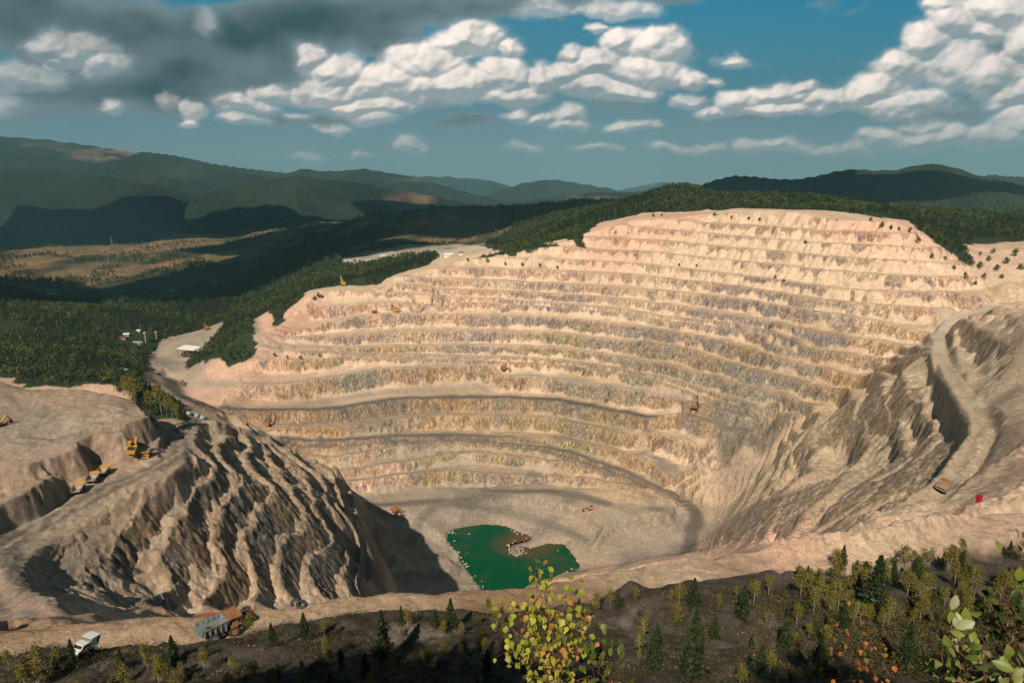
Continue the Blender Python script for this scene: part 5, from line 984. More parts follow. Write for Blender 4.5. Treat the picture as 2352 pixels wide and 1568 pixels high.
# tyres lying on the berm, waste bins, drums
def tyre(px, py, tilt, lab, r=1.15):
    p = hit(px, py, 60, 200); m = MB(); prof = [(-.5,.55),(-.5,.92),(-.4,1.),(.4,1.),(.5,.92),(.5,.55),(.3,.5),(-.3,.5),(-.5,.55)]; n = 26; k = len(prof)
    for i in range(n):
        t_ = 2*math.pi*i/n
        for a, q in prof: m.v.append((math.cos(t_)*r*q, math.sin(t_)*r*q, a*.75))
    for i in range(n):
        for j in range(k-1): m.f.append((i*k+j, i*k+j+1, ((i+1) % n)*k+j+1, ((i+1) % n)*k+j))
    o = m.build('old_tyre', M_TYRE); o.location = (p.x, p.y, p.z+.35); o.rotation_euler = (tilt, .15, 0); tag(o, lab, 'tyre', 'old tyres on the berm')
tyre(566, 1404, .5, 'worn dump truck tyre leaning on the berm in front of the rusty haul truck'); tyre(680, 1388, 1.2, 'worn dump truck tyre standing on edge beside its lying twin'); tyre(693, 1391, .3, 'worn dump truck tyre lying on the berm beside one on edge')
def bin_(name, mat, px, py, s, lab, cat, y0, y1):
    p = hit(px, py, y0, y1); o = MB().box(-.7,.7,-.6,.6,0,2.0).build(name, mat); MB().box(-.78,.78,-.68,.68,2.0,2.2).build('lid', mat, o); MB().box(-.5,.5,-.66,-.6,.5,.6).box(-.5,.5,-.66,-.6,1.0,1.1).box(-.5,.5,-.66,-.6,1.5,1.6).build('side_rib', mat, o)
    o.location = (p.x, p.y, p.z-.1); o.scale = (s,)*3; o.rotation_euler = (0, 0, .35); tag(o, lab, cat)
bin_('waste_bin', M_RED, 2248, 1151, 1.0, 'crimson lidded bin on the stony ledge near the loaded haul truck', 'bin', 120, 420); bin_('waste_bin', M_BLK, 10, 1447, .9, 'black lidded bin at the edge of the curved road', 'bin', 60, 300)
for i, (px_, py_) in enumerate(((430,950),(448,955),(462,959))):
    p = hit(px_, py_, 360, 1000); o = MB().tube([(0,0,-.5),(0,0,.6),(0,0,1.8),(0,0,2.5)], [2.6,2.7,2.0,.7], 14).build('covered_heap', M_PALE, None, True); o.location = p; o.scale = (1.5,1.3,1); tag(o, ('westernmost','middle','easternmost')[i]+' of three pale rounded heaps under the dark firs', 'heap', 'covered heaps')
# red pipe and white cord along the berm
q = [hit(a, b, 60, 200) for a, b in ((445,1414),(480,1408),(520,1404),(585,1398))]; o = MB().tube([v+Vector((0,0,.25)) for v in q], .22, 8).build('pipe', plain('red_pipe', (.20,.06,.04), .7)); tag(o, 'rusty red pipe lying along the berm behind the white crew truck', 'pipe')
q = [hit(a, b, 60, 200) for a, b in ((630,1403),(700,1399),(760,1394),(830,1386),(880,1375),(950,1366))]; o = MB().tube([v+Vector((0,0,.5)) for v in q], .022, 5).build('cord', M_CONC); tag(o, 'thin white cord strung along the berm past the old tyres', 'cord')
# shed, hut, far buildings
def shed(px, py, hx, hy, L, Wd_, H, y0, y1):
    a = hit(px, py, y0, y1); b = hit(hx, hy, y0, y1); h = math.atan2(b.y-a.y, b.x-a.x); r = empty('open_shed', a, h)
    MB().slab([(-L/2-1,-Wd_/2-1,H),(L/2+1,-Wd_/2-1,H),(L/2+1,Wd_/2+1,H+2.2),(-L/2-1,Wd_/2+1,H+2.2)], .4).build('roof', M_WHITE, r)
    for x in (-L/2, -L/6, L/6, L/2):
        for y, hh in ((-Wd_/2, H), (Wd_/2, H+1.8)): MB().box(x-.4,x+.4,y-.4,y+.4,-2,hh).build('post', M_RUST, r)
    MB().box(-L/2+2,L/2-4,-Wd_/4,Wd_/2-1,-1,H*.35).box(-L/4,L/4,-Wd_/4,Wd_/3,H*.35,H*.6).build('crusher', M_DARK, r)
    br = MB()
    for x in (-L/2, -L/6, L/6): br.tube([(x,-Wd_/2,1),(x+L/3,-Wd_/2,H*.9)], .2, 4)
    br.build('brace', M_STEEL, r); return r
o = shed(436, 818, 452, 818, 30, 14, 12, 700, 1500); tag(o, 'open-sided shed with a white sheet roof on rusty posts over a crusher', 'shed')
def house(px, py, y0, y1, L, Wd_, H, rot, wall, roofm, lab, grp=None, name='house'):
    p = hit(px, py, y0, y1)
    if p is None: return
    L *= .55; Wd_ *= .55; H *= .6
    r = empty(name, p, rot); MB().box(-L/2,L/2,-Wd_/2,Wd_/2,-3,H).build('wall', wall, r)
    MB().slab([(-L/2-.6,-Wd_/2-.8,H-.1),(L/2+.6,-Wd_/2-.8,H-.1),(L/2+.6,0,H+Wd_*.3),(-L/2-.6,0,H+Wd_*.3)], .3).slab([(L/2+.6,Wd_/2+.8,H-.1),(-L/2-.6,Wd_/2+.8,H-.1),(-L/2-.6,0,H+Wd_*.3),(L/2+.6,0,H+Wd_*.3)], .3).add([(-L/2,-Wd_/2,H-.2),(-L/2,Wd_/2,H-.2),(-L/2,0,H+Wd_*.28),(L/2,-Wd_/2,H-.2),(L/2,Wd_/2,H-.2),(L/2,0,H+Wd_*.28)], [(0,2,1),(3,4,5)]).build('roof', roofm, r)
    for i in range(3): x = -L/2+L*(i+.7)/3.4; MB().box(x,x+L*.12,-Wd_/2-.06,-Wd_/2,H*.35,H*.75).build('window', M_GLASS, r)
    MB().box(L*.3,L*.42,-Wd_/2-.06,-Wd_/2,0,H*.6).build('door', M_BROWN, r); tag(r, lab, 'house' if name == 'house' else name.replace('_', ' '), grp)
house(1877, 716, 600, 1200, 8, 4, 4, -.3, M_CONC, M_WHITE, 'small grey-white site hut at the start of the pale bench road', None, 'site_hut')
house(291, 771, 1000, 2300, 14, 8, 5, .2, M_CONC, M_WHITE, 'white-roofed house highest above the dark valley road', 'valley houses'); house(283, 786, 1000, 2300, 16, 8, 4, .1, M_CONC, M_BROWN, 'low house with a brown roof just under the white-roofed one', 'valley houses')
house(320, 762, 1000, 2300, 12, 7, 4, -.4, M_CONC, M_WHITE, 'small white house by the two concrete towers', 'valley houses'); house(318, 789, 1000, 2300, 26, 8, 4, .0, M_CONC, M_CONC, 'long grey valley building at the foot of the towers', 'valley houses')
house(397, 668, 1500, 2400, 16, 10, 5, .3, M_WHITE, M_WHITE, 'lone white-roofed barn in the green meadow', None, 'barn')
house(281, 857, 560, 1300, 24, 12, 5, .1, M_CONC, M_PALE, 'grey-roofed building among trees below the platform edge', None, 'site_building')
for i, (a, b, L, m1, lab) in enumerate(((882,588,30,M_PALE,'long pale workshop on the grey yard'),(905,592,18,M_WHITE,'small white workshop on the grey yard'),(1008,589,34,M_PALE,'blue-grey workshop beside the pale one'),(1030,589,26,M_WHITE,'white workshop at the east end of the yard'),(1060,585,16,M_ORA,'small red-roofed building behind the rim woods'))):
    house(a, b, 1100, 1800, L, 12, 6, .1, M_WHITE, m1, lab, 'yard buildings', 'workshop')
def tower(px, py, y0, y1, H, lab):
    H *= .5; p = hit(px, py, y0, y1); r = empty('concrete_tower', p); MB().tube([(0,0,-3),(0,0,H*.8)], .9, 10).build('shaft', M_CONC, r); MB().tube([(0,0,H*.75),(0,0,H*.85),(0,0,H)], [.9,2.2,2.2], 12).build('tank', M_CONC, r); tag(r, lab, 'tower', 'valley towers')
tower(335, 786, 1000, 2300, 32, 'concrete tower standing nearer the valley houses'); tower(360, 780, 1000, 2300, 26, 'shorter concrete tower east of its twin')
def pylon(px, py, H, lab):
    p = hit(px, py, 1800, 4200)
    if p is None: return
    r = MB()
    for sx in (-1, 1):
        for sy in (-1, 1): r.tube([(sx*4, sy*4, -1), (sx*.7, sy*.7, H*.75), (0, 0, H)], .45, 4)
    for k in range(6): z = H*.12*k; w = 4-3.3*z/(H*.75); r.tube([(-w,-w,z),(w,-w,z+H*.1)], .3, 4).tube([(w,-w,z),(-w,-w,z+H*.1)], .3, 4)
    for z, w in ((H*.72,9),(H*.84,7),(H*.95,5)): r.tube([(-w,0,z),(w,0,z)], .4, 4)
    o = r.build('pylon', M_STEEL); o.location = p; tag(o, lab, 'pylon', 'pylons')
pylon(258, 568, 50, 'lattice pylon on the far meadow ridge'); pylon(250, 607, 48, 'lattice pylon in the middle of the sloping fields'); pylon(119, 662, 45, 'lattice pylon at the western end of the fields')
print('machines', round(time.time()-T0, 1))
# ------------------------------------------------------------------ sky: a distant backdrop of cloud in front, physical sky elsewhere
SUN_AZ = math.radians(16); SUN_EL = math.radians(41)
def P2(px, py): a, b, c = ray(px, py); return a/b, c/b
WHITE = [(1080,112,95,52,1.),(960,160,110,60,1.),(1150,195,80,50,1.),(1190,130,30,30,.9),(880,190,90,50,1.),(1010,205,140,50,1.),(760,165,70,45,.95),(740,215,90,38,.9),(850,245,100,26,.85),(620,215,55,26,.7),(560,245,80,28,.75),(700,140,40,40,.8),
  (1510,112,68,46,1.),(1440,105,50,35,.95),(1400,160,80,42,1.),(1500,170,95,45,1.),(1340,140,35,30,.9),(1300,190,75,36,.95),(1250,200,60,40,.9),(1380,215,130,30,.9),(1590,185,45,26,1.),(1645,190,22,16,.9),(1180,230,90,24,.8),
  (1700,238,75,34,1.),(1650,262,50,18,.9),(1795,222,70,30,.9),(1830,205,30,22,.9),(1790,255,110,20,.85),(1900,235,70,34,.95),(2000,222,80,50,1.),(2060,170,60,55,1.),(2120,110,60,55,1.),(2190,60,70,60,1.),(2180,20,60,30,.8),(2290,40,90,70,.8),(2345,110,70,80,.75),(2270,190,110,55,.85),(2345,235,80,50,.85),(2080,252,130,34,.9),(2180,170,80,70,.7),(2240,90,60,40,.95),
  (2050,328,70,24,.8),(2140,322,60,26,.85),(2210,312,50,26,.85),(2290,325,70,32,.8),(2350,292,55,36,.85),(1950,354,80,10,.6),(1820,346,60,11,.65),(1730,352,55,10,.6),(1550,357,65,9,.65),(1640,351,45,9,.6),(1375,353,50,8,.55),(1470,297,50,19,.8),(1430,302,35,12,.7),(1620,268,50,22,.6),(1580,240,50,24,.6),
  (1680,142,38,16,.9),(937,332,32,12,.7),(245,257,42,14,.7),(690,358,36,8,.45),(1195,343,42,7,.5),(830,353,30,7,.45),(1185,275,40,20,.85),(1250,282,45,16,.8),(1320,275,45,26,.85),(1320,300,50,10,.7),(440,262,35,24,.75),(425,288,30,16,.75),(385,240,40,18,.65),(560,283,55,13,.65),(690,270,50,16,.6),(780,288,45,15,.55),(870,272,40,18,.5),
  (190,118,95,42,.62),(110,110,60,40,.55),(240,150,70,36,.55),(120,140,25,14,.9),(475,50,30,40,.35),(60,190,110,40,.42),(1385,72,22,7,.7),(1400,30,90,26,.5),(1250,30,80,30,.5),(2150,295,80,10,.6),(0,250,60,30,.4)]
GREY = [(0,30,300,130,1.),(200,130,260,120,.75),(420,210,300,60,.6),(700,60,200,80,.8),(120,250,260,50,.55),(2250,220,160,90,.55),(2120,250,140,40,.4),(300,50,170,80,.9),(560,60,230,75,1.),(440,155,130,60,1.),(800,35,230,60,.85),(1030,25,230,45,.75),(1250,12,200,32,.6),(1500,4,150,14,.45),(260,215,240,36,.8),(60,190,150,50,.6),(640,150,130,55,.8),(520,240,140,24,.55),(650,278,80,24,.6),(1060,285,110,26,.75),(860,95,130,40,.6),(1290,50,40,12,.4),
  (1390,240,150,26,.62),(1250,262,110,24,.5),(930,232,140,28,.5),(770,270,110,20,.5),(1480,265,80,18,.4),(2180,275,190,24,.6),(2330,150,110,90,.6),(2260,130,80,60,.45),(1740,275,90,12,.5),(2040,350,120,14,.4),(980,190,70,30,.25),(760,190,40,16,.4),(1020,180,30,16,.35),(600,195,90,30,.5),(2000,285,110,18,.4),(1620,290,120,20,.3)]
def paint_sky(u, v, px, py):
    n1 = fbm(u, v*1.35, .16, 4, 101); n2 = fbm(u, v*1.35, .045, 4, 102, .55)
    du = .020*fbm(u, v*1.3, .11, 3, 103)+.007*fbm(u, v*1.3, .03, 4, 104, .6); dv = .014*fbm(u, v*1.3, .11, 3, 105)+.006*fbm(u, v*1.3, .03, 4, 106, .6)
    X = px+du*1500; Y = py-dv*1500
    scale = .55+.45*np.clip((400-py)/250, 0, 1)
    bil = 0; amp = 1.0; L = .060; tot = 0
    for i in range(5):
        w = worley(u+du*.6+i*3.1, v*1.2+dv*.6, L, 110+i); bil = bil+amp*(.62-w); tot += amp; amp *= .50; L *= .49
        if i == 2: bil3 = bil/tot
    bil /= tot                                         # about -.4 .. .6
    D = np.full(u.shape, -9.0); T = np.zeros(u.shape)
    for cx, cy, rx, ry, s in WHITE:
        ry = ry*1.6 if ry < 15 else ry
        q = 1-np.sqrt(((X-cx)/rx)**2+((Y-cy)/np.where(Y > cy, ry*.75, ry*1.05))**2)
        d = q*np.clip(min(rx, ry*1.6)/38., .35, 1.6)
        D = np.maximum(D, d+.07)+np.maximum(0, .08-np.abs(D-d))*.2
        w = np.clip(q*2+.6, 0, 1); T = np.maximum(T, s*w)
    dens = D+.62*bil*(.55+.45*np.clip((330-py)/60, 0, 1))+.18*n2+.36*fbm(u, v*1.3, .024, 5, 107, .62)
    mw = blur(smooth01((dens+.14)/.56), 1, 1)*np.clip(T*1.25, 0, 1)
    hgt2 = np.sqrt(np.clip(D+.45*bil3+.25, 0.02, 3))*.036*scale+(.012*bil3+.006*bil)*scale; hgt2 = blur(hgt2, 1, 2)
    hu = np.gradient(hgt2, axis=1)/np.gradient(u, axis=1); hv = np.gradient(hgt2, axis=0)/np.gradient(v, axis=0)
    nl = (-hu*-.42+-hv*.62+.66)/np.sqrt(1+hu*hu+hv*hv)
    G = np.zeros(u.shape)
    for cx, cy, rx, ry, s in GREY:
        q = 1-np.sqrt(((X-cx)/rx)**2+((Y-cy)/ry)**2); G = 1-(1-G)*(1-.8*s*np.clip(q*1.25+.12, 0, 1))
    G2 = G+.30*n1*np.clip(G*4, 0, 1)+.16*n2*np.clip(G*4, 0, 1)+.10*bil*np.clip(G*4, 0, 1)
    mg = smooth01((G2-.10)/.42)
    # colours, linear
    sh = np.clip(.18+.78*np.clip(nl, 0, 1.15)+.22*n1+.10*n2, 0, 1.1)[..., None]
    lo = np.array([.20,.265,.295]); hi = np.array([.93,.82,.74]); pk = np.array([.70,.55,.52])
    hz_ = np.clip((py-250)/140, 0, 1)[..., None]; hi_ = hi*(1-.65*hz_)+pk*.65*hz_*.85
    cw = lo+(hi_-lo)*sh**1.5
    base_t = np.clip(py/412, 0, 1)[..., None]
    xx = np.clip((px-200)/1700, 0, 1)[..., None]
    top = np.array([.030,.165,.245])*(1-xx)*1.15+np.array([.022,.185,.30])*xx; mid = np.array([.070,.205,.262]); low = np.array([.215,.282,.315])
    sky = np.where(base_t < .5, top+(mid-top)*base_t*2, mid+(low-mid)*(base_t*2-1))
    gd = np.clip((G2-.35)/.75, 0, 1)[..., None]
    cg = np.array([.155,.215,.240])*(1-gd)+np.array([.030,.070,.078])*gd; cg = cg*(1+.12*n2[..., None]+.10*bil[..., None])
    haze = np.clip((py-215)/190, 0, 1)[..., None]
    cg = cg*(1-.6*haze)+low*.82*.6*haze; cw = cw*(1-.30*haze)+low*1.1*.30*haze
    front = np.clip(.20+.95*(T-.55)*2.2+dens*.6, 0, 1)           # white heads stand before the grey bank
    col = sky+(cg-sky)*(mg*.95)[..., None]
    n4 = fbm(u*.8+du, v*1.6, .06, 6, 120, .64); veil = np.clip((D+.42+.75*n4)/1.0, 0, 1)**1.3*.55*np.clip(T*3+.25, 0, 1)
    cv = np.array([.36,.44,.47])*(1-haze*.4)+low*.4*haze; col = col+(cv-col)*veil[..., None]
    mw = mw*np.clip(.80+.55*n4+.5*dens, .35, 1)
    col = col+(cw-col)*(mw*np.clip(1-mg*(1-front)*.85, 0, 1))[..., None]
    # low grey wisps across the bases of the heads
    wz = smooth01((G2+.45*n2+.45*n4+.2*n1-.42)/.5)*(1-np.clip(front*1.1, 0, 1)*.35)
    col = col+(cg-col)*(wz*.72)[..., None]
    return np.clip(col, 0, 1)
def build_sky():
    az = np.radians(np.linspace(-62, 62, 1500)); el = np.radians(np.concatenate([np.linspace(-4, 21, 430), np.linspace(21.5, 60, 40)]))
    A, E = np.meshgrid(az, el); R = 31000.0
    x = R*np.cos(E)*np.sin(A); y = R*np.cos(E)*np.cos(A); z = R*np.sin(E)
    u = x/y; v = z/y; px, py = proj(x, y, z)
    col = paint_sky(u, v, px, py)
    nr, nc = A.shape; idx = np.arange(nr*nc).reshape(nr, nc)
    q = np.stack([idx[:-1, :-1], idx[1:, :-1], idx[1:, 1:], idx[:-1, 1:]], -1).reshape(-1, 4)
    m = bpy.data.materials.new('sky_light'); m.use_nodes = True; t = m.node_tree; t.nodes.remove(t.nodes['Principled BSDF'])
    e = t.nodes.new('ShaderNodeEmission'); vc = t.nodes.new('ShaderNodeVertexColor'); vc.layer_name = 'Col'; t.links.new(vc.outputs[0], e.inputs[0]); t.links.new(e.outputs[0], t.nodes['Material Output'].inputs[0]); e.inputs[1].default_value = SKYGAIN
    m.cycles.emission_sampling = 'NONE'
    o = add_mesh('sky', np.stack([x, y, z], -1).reshape(-1, 3), q, col.reshape(-1, 3), m, True); o['kind'] = 'structure'
SKYGAIN = 1.0
def build_world():
    wd = bpy.data.worlds.new('World'); scene.world = wd; wd.use_nodes = True; nt = wd.node_tree
    sky = nt.nodes.new('ShaderNodeTexSky'); sky.sky_type = 'NISHITA'; sky.sun_disc = False; sky.sun_elevation = SUN_EL; sky.sun_rotation = math.radians(180+16)
    mu = nt.nodes.new('ShaderNodeMix'); mu.data_type = 'RGBA'; mu.blend_type = 'MULTIPLY'; mu.inputs[0].default_value = 1; mu.inputs[7].default_value = (.62, .95, 1.0, 1)
    nt.links.new(sky.outputs[0], mu.inputs[6]); nt.links.new(mu.outputs[2], nt.nodes['Background'].inputs[0]); nt.nodes['Background'].inputs[1].default_value = .022
# ------------------------------------------------------------------ trees one can tell apart
TP = {k: [make_tree({'pine': 'young_pine', 'birch': 'birch_tree', 'bush': 'bush'}[k], k, h, s) for s in range(nv)] for k, h, nv in (('pine', 5.0, 4), ('birch', 5.0, 5), ('bush', 2.0, 3))}
for l in TP.values():
    for o in l: o.location = (0, -60, -300)
USED = set(); CNT = {}
def fgtree(kind, px, py, hpx, y0=60, y1=200, sink=.1, jit=None):
    p = hit(px, py, y0, y1)
    if p is None: return None
    dist = p.length; H = hpx*dist/F*1.05
    i = int(rng.integers(len(TP[kind]))); src = TP[kind][i]; s = H/(5.0 if kind != 'bush' else 2.0); w = s*float(rng.uniform(.85, 1.2))
    if (kind, i) not in USED:
        USED.add((kind, i)); o = src; o.location = (p.x, p.y, p.z-sink); o.scale = (w, w, s); o.rotation_euler = (0, 0, float(rng.random()*6.28))
    else: o = copy_tree(src, (p.x, p.y, p.z-sink), float(rng.random()*6.28), (w, w, s))
    return (o, px, py, hpx, p)
LISTS = {'near pine': [], 'near birch': [], 'near bush': [], 'edge fir': [], 'bench shrub': []}
for px_, py_, h in ((700,1466,58),(626,1482,50),(880,1516,112),(922,1436,46),(1000,1440,42),(1036,1443,70),(1330,1396,28),(1592,1392,64),(1705,1425,78),(1640,1470,52),(1934,1302,46),(2006,1412,120),(1590,1562,150),(1800,1492,60),(1210,1545,75),(1965,1322,34),(60,1562,40),(130,1548,36),(400,1528,62),(840,1560,60),(1420,1398,40),(1500,1540,90),(1745,1555,70),(1120,1560,70),(640,1560,40),(1880,1545,80),(2080,1530,90),(280,1540,46)):
    LISTS['near pine'].append(fgtree('pine', px_, py_, h))
for px_, py_, h in ((578,1460,58),(745,1460,36),(1018,1462,40),(1060,1462,36),(1120,1412,42),(1140,1446,46),(1370,1402,44),(1402,1392,40),(1345,1440,50),(1730,1392,60),(1765,1372,52),(1560,1392,52),(1540,1390,40),(550,1562,40),(585,1566,52),(900,1566,60),(930,1560,46),(1650,1400,36),(1690,1372,30),(1470,1500,50),(1300,1480,60),(1060,1530,50),(760,1530,46),(340,1545,40),(470,1540,40)):
    LISTS['near birch'].append(fgtree('birch', px_, py_, h))
for k in range(125):
    px_ = float(rng.uniform(1830, 2352)); f_ = rng.random(); top = 1326-(px_-1830)*.125; py_ = top+ (1450-top)*f_**1.1
    LISTS['near birch'].append(fgtree('birch', px_, py_, float(rng.uniform(26, 62)))) if rng.random() < .66 else (LISTS['near pine'].append(fgtree('pine', px_, py_, float(rng.uniform(30, 60)))) if rng.random() < .16 else LISTS['near bush'].append(fgtree('bush', px_, py_, float(rng.uniform(16, 30)))))
for k in range(120):
    px_ = float(rng.uniform(0, 2352)); lo = np.interp(px_, [0,500,700,1000,1200,1500,2352], [1540,1510,1470,1425,1420,1370,1300]); py_ = float(lo+(1600-lo)*rng.random()**.8)
    kd = rng.random(); 
    if kd < .12: LISTS['near pine'].append(fgtree('pine', px_, py_, float(rng.uniform(24, 70))))
    elif kd < .55: LISTS['near birch'].append(fgtree('birch', px_, py_, float(rng.uniform(25, 60))))
    else: LISTS['near bush'].append(fgtree('bush', px_, py_, float(rng.uniform(8, 20))))
for px_, py_, h in ((300,925,46),(312,930,58),(322,938,50),(335,945,62),(345,950,48),(358,952,44),(366,940,50),(372,955,70),(384,957,46),(396,960,42),(408,962,36),(418,965,32),(427,966,26),(328,920,40),(350,930,44),(340,915,36),(288,905,40),(275,898,36)):
    LISTS['edge fir'].append(fgtree('pine' if (int(px_) % 3) else 'birch', px_, py_, h, 340, 620, .5))
for px_, py_, h in ((732,684,11),(741,686,8),(722,690,10),(630,820,9),(660,825,8),(690,826,9),(735,820,8),(1075,600,8),(1120,604,9),(1160,610,8),(1200,613,10),(1240,614,9),(1280,618,8),(1500,500,9),(1520,498,7),(1640,497,8),(1680,503,7),(1720,506,8),(1745,508,7),(2000,510,9),(2025,524,12),(2045,528,9),(2065,530,8),(2090,535,10),(2108,560,13),(2140,595,10),(2170,598,8),(2215,640,12),(1850,560,8),(1780,640,8),(1800,648,7),(1560,612,7),(1600,614,7),(1100,1385,6),
   (2190,620,9),(2230,612,12),(2250,618,14),(2270,600,10),(2290,622,12),(2310,606,12),(2330,590,14),(2345,620,11),(2205,600,8),(2260,640,10),(2300,640,9),(2250,588,8),(2280,582,9),(2240,655,8)):
    LISTS['bench shrub'].append(fgtree('bush', px_, py_, h*1.0, 400, 1600, .1))
NOUN = {'near pine': ('young_pine', 'pine tree', 'dark young pine on the near spoil slope, {} pine from its western end', 'young pines on the near slope'), 'near birch': ('birch_tree', 'birch tree', 'airy yellow-green birch on the near spoil slope, {} birch from its western end', 'birches on the near slope'),
   'near bush': ('bush', 'bush', 'low dark bush on the near spoil slope, {} bush from its western end', 'bushes on the near slope'), 'edge fir': ('edge_tree', 'tree', 'dark tree in the clump below the platform edge, {} from the west', 'trees below the platform edge'), 'bench shrub': ('shrub', 'shrub', 'small green shrub on the bare benches, {} shrub from the west', 'shrubs on the benches')}
for k, l in LISTS.items():
    l = sorted([e for e in l if e], key=lambda e: e[1]); nm, cat, lab, grp = NOUN[k]
    for i, e in enumerate(l): e[0].name = nm; tag(e[0], lab.format(ordw(i)), cat, grp)
for kk, l in TP.items():
    for i, o in enumerate(l):
        if (kk, i) not in USED:
            for c, s_ in KIDS[o.name]: bpy.data.objects.remove(c)
            bpy.data.objects.remove(o)
# tall trees on the hilltop behind and beside the viewpoint; their shadows reach the rim road
xs = []; hr = np.random.default_rng(77)
for row, y0 in enumerate((-9, -15, -22)):
    for x in np.arange(-150, 150, 4.6):
        x = x+hr.uniform(-1.5, 1.5); g_ = x-(.287*(y0-4)+.6)
        if -8.2 < g_ < 12.0 or (x > 78 and hr.random() < .75): continue
        xs.append((x, y0+hr.uniform(-2, 2), (20+6*hr.random())*(1.0 if x < 78 else .75)*(1.2 if -70 < x < -26 else 1.0)))
Vb = []; tr = MB(); PR_ = [crown_broad(1, .30, 420, np.random.default_rng(s), .10, 12) for s in range(4)]
for i, (x, y, h) in enumerate(xs):
    z = float(hgt(x, y)[0]); a_ = i*1.7; P = PR_[i % 4]; ca, sa = math.cos(a_), math.sin(a_)
    Vb.append(quads_cloud(np.stack([x+(P[:, 0]*ca-P[:, 1]*sa)*h, y+(P[:, 0]*sa+P[:, 1]*ca)*h, z+P[:, 2]*h], 1), None, .045*h)[0]); tr.tube([(x,y,z-.5),(x,y,z+h*.5)], [.25,.12], 5)
V = np.concatenate(Vb); o = add_mesh('hilltop_wood', V, np.arange(len(V)).reshape(-1, 4), None, M_BUSH); tag(o, 'wood on the hilltop behind the lookout, shading the near slope', 'wood', None, 'stuff'); q_ = tr.build('trunk', M_BARK, o)
# low dark scrub and stones on the near slope
def scatter(n, ybase, size, mat, name, label, dense, kindf):
    xs = rng.uniform(-135, 170, n); ys = rng.uniform(60, 128, n); z, I = ground(xs, ys); ok = (fbm(xs, ys, 14, 3, 91) > dense) & (I['fg'] > .3); xs, ys, z = xs[ok], ys[ok], z[ok]; m = len(xs); V = []; Q = []
    if kindf == 'olive':
        kx_ = rng.random(m) < smooth01((xs-15-(128-ys)*.2)/55)*.9+.06; xs, ys, z = xs[kx_], ys[kx_], z[kx_]; m = len(xs)
    if kindf in ('scrub', 'olive'):
        k = 34; P = rng.normal(size=(m, k, 3))*np.array([.42, .42, .16])*size; P[..., 2] = np.abs(P[..., 2]); C0 = np.stack([xs, ys, z+.02], -1)[:, None]; sc = (.5+rng.random((m, 1, 1))*1.1)
        V, Q = quads_cloud((C0+P*sc).reshape(-1, 3), None, .10*size)
    else:
        oc = np.array([(1,0,0),(0,1,0),(-1,0,0),(0,-1,0),(0,0,.8),(0,0,-.5)]); s = (.05+.30*rng.random((m, 1, 1))**6)*size; V = (np.stack([xs, ys, z], -1)[:, None]+oc[None]*s*rng.uniform(.6, 1.3, (m, 6, 3))).reshape(-1, 3)
        f = np.array([(0,1,4),(1,2,4),(2,3,4),(3,0,4),(1,0,5),(2,1,5),(3,2,5),(0,3,5)]); Q = (f[None]+(np.arange(m)*6)[:, None, None]).reshape(-1, 3)
    o = add_mesh(name, V, Q, None, mat); tag(o, label, name.replace('_', ' '), None, 'stuff')
scatter(16000, 0, 1.0, leaf_material('scrub_leaves', (.016,.018,.007), (.055,.055,.018), (.07,.04,.015,.8), .05), 'scrub', 'dark low scrub tufts dotted over the near spoil slope', -.45, 'scrub')
scatter(9000, 0, 1.9, leaf_material('undergrowth_leaves', (.035,.042,.012), (.10,.10,.025), (.13,.085,.025,.8), .15), 'undergrowth', 'olive and rust-brown undergrowth matting the eastern end of the near slope', -.3, 'olive')
scatter(9000, 0, 1.0, plain('slope_stones', (.17,.155,.14), .9, nscale=.8), 'gravel', 'pale loose stones strewn over the near spoil slope', -.6, 'stone')
# boulders round the lake and rubble on the floor
def rubble(name, label, pts, smin, smax, mat):
    oc = np.array([(1,0,0),(.3,1,.1),(-1,.2,0),(-.2,-1,.1),(.1,0,.8),(0,0,-.5)]); V = []; Q = []
    for i, (x, y) in enumerate(pts):
        z = max(float(hgt(x, y)[0]), LAKE_Z-.3); s = smin+(smax-smin)*rng.random()**3; b = len(V)
        V += [tuple(np.array([x, y, z])+o*s*rng.uniform(.6, 1.3, 3)) for o in oc]; Q += [(b+a, b+c, b+d) for a, c, d in ((0,1,4),(1,2,4),(2,3,4),(3,0,4),(1,0,5),(2,1,5),(3,2,5),(0,3,5))]
    o = add_mesh(name, np.array(V), np.array(Q), None, mat); tag(o, label, name.replace('_', ' '), None, 'stuff')
pts = []
for (x1, y1), (x2, y2) in zip(lake_xy, np.roll(lake_xy, -1, 0)):
    for k in range(5):
        f_ = rng.random(); off = rng.exponential(2.6); nx_, ny_ = (y2-y1), -(x2-x1); L_ = math.hypot(nx_, ny_)+1e-6; pts.append((x1+(x2-x1)*f_+nx_/L_*off, y1+(y2-y1)*f_+ny_/L_*off))
        pts.append((x1+(x2-x1)*f_-nx_/L_*off*.8, y1+(y2-y1)*f_-ny_/L_*off*.8))
rubble('shore_rubble', 'pale broken boulders ringing the green lake', pts, .4, 2.0, plain('shore_stone', (.42,.35,.28), .9, nscale=.5))
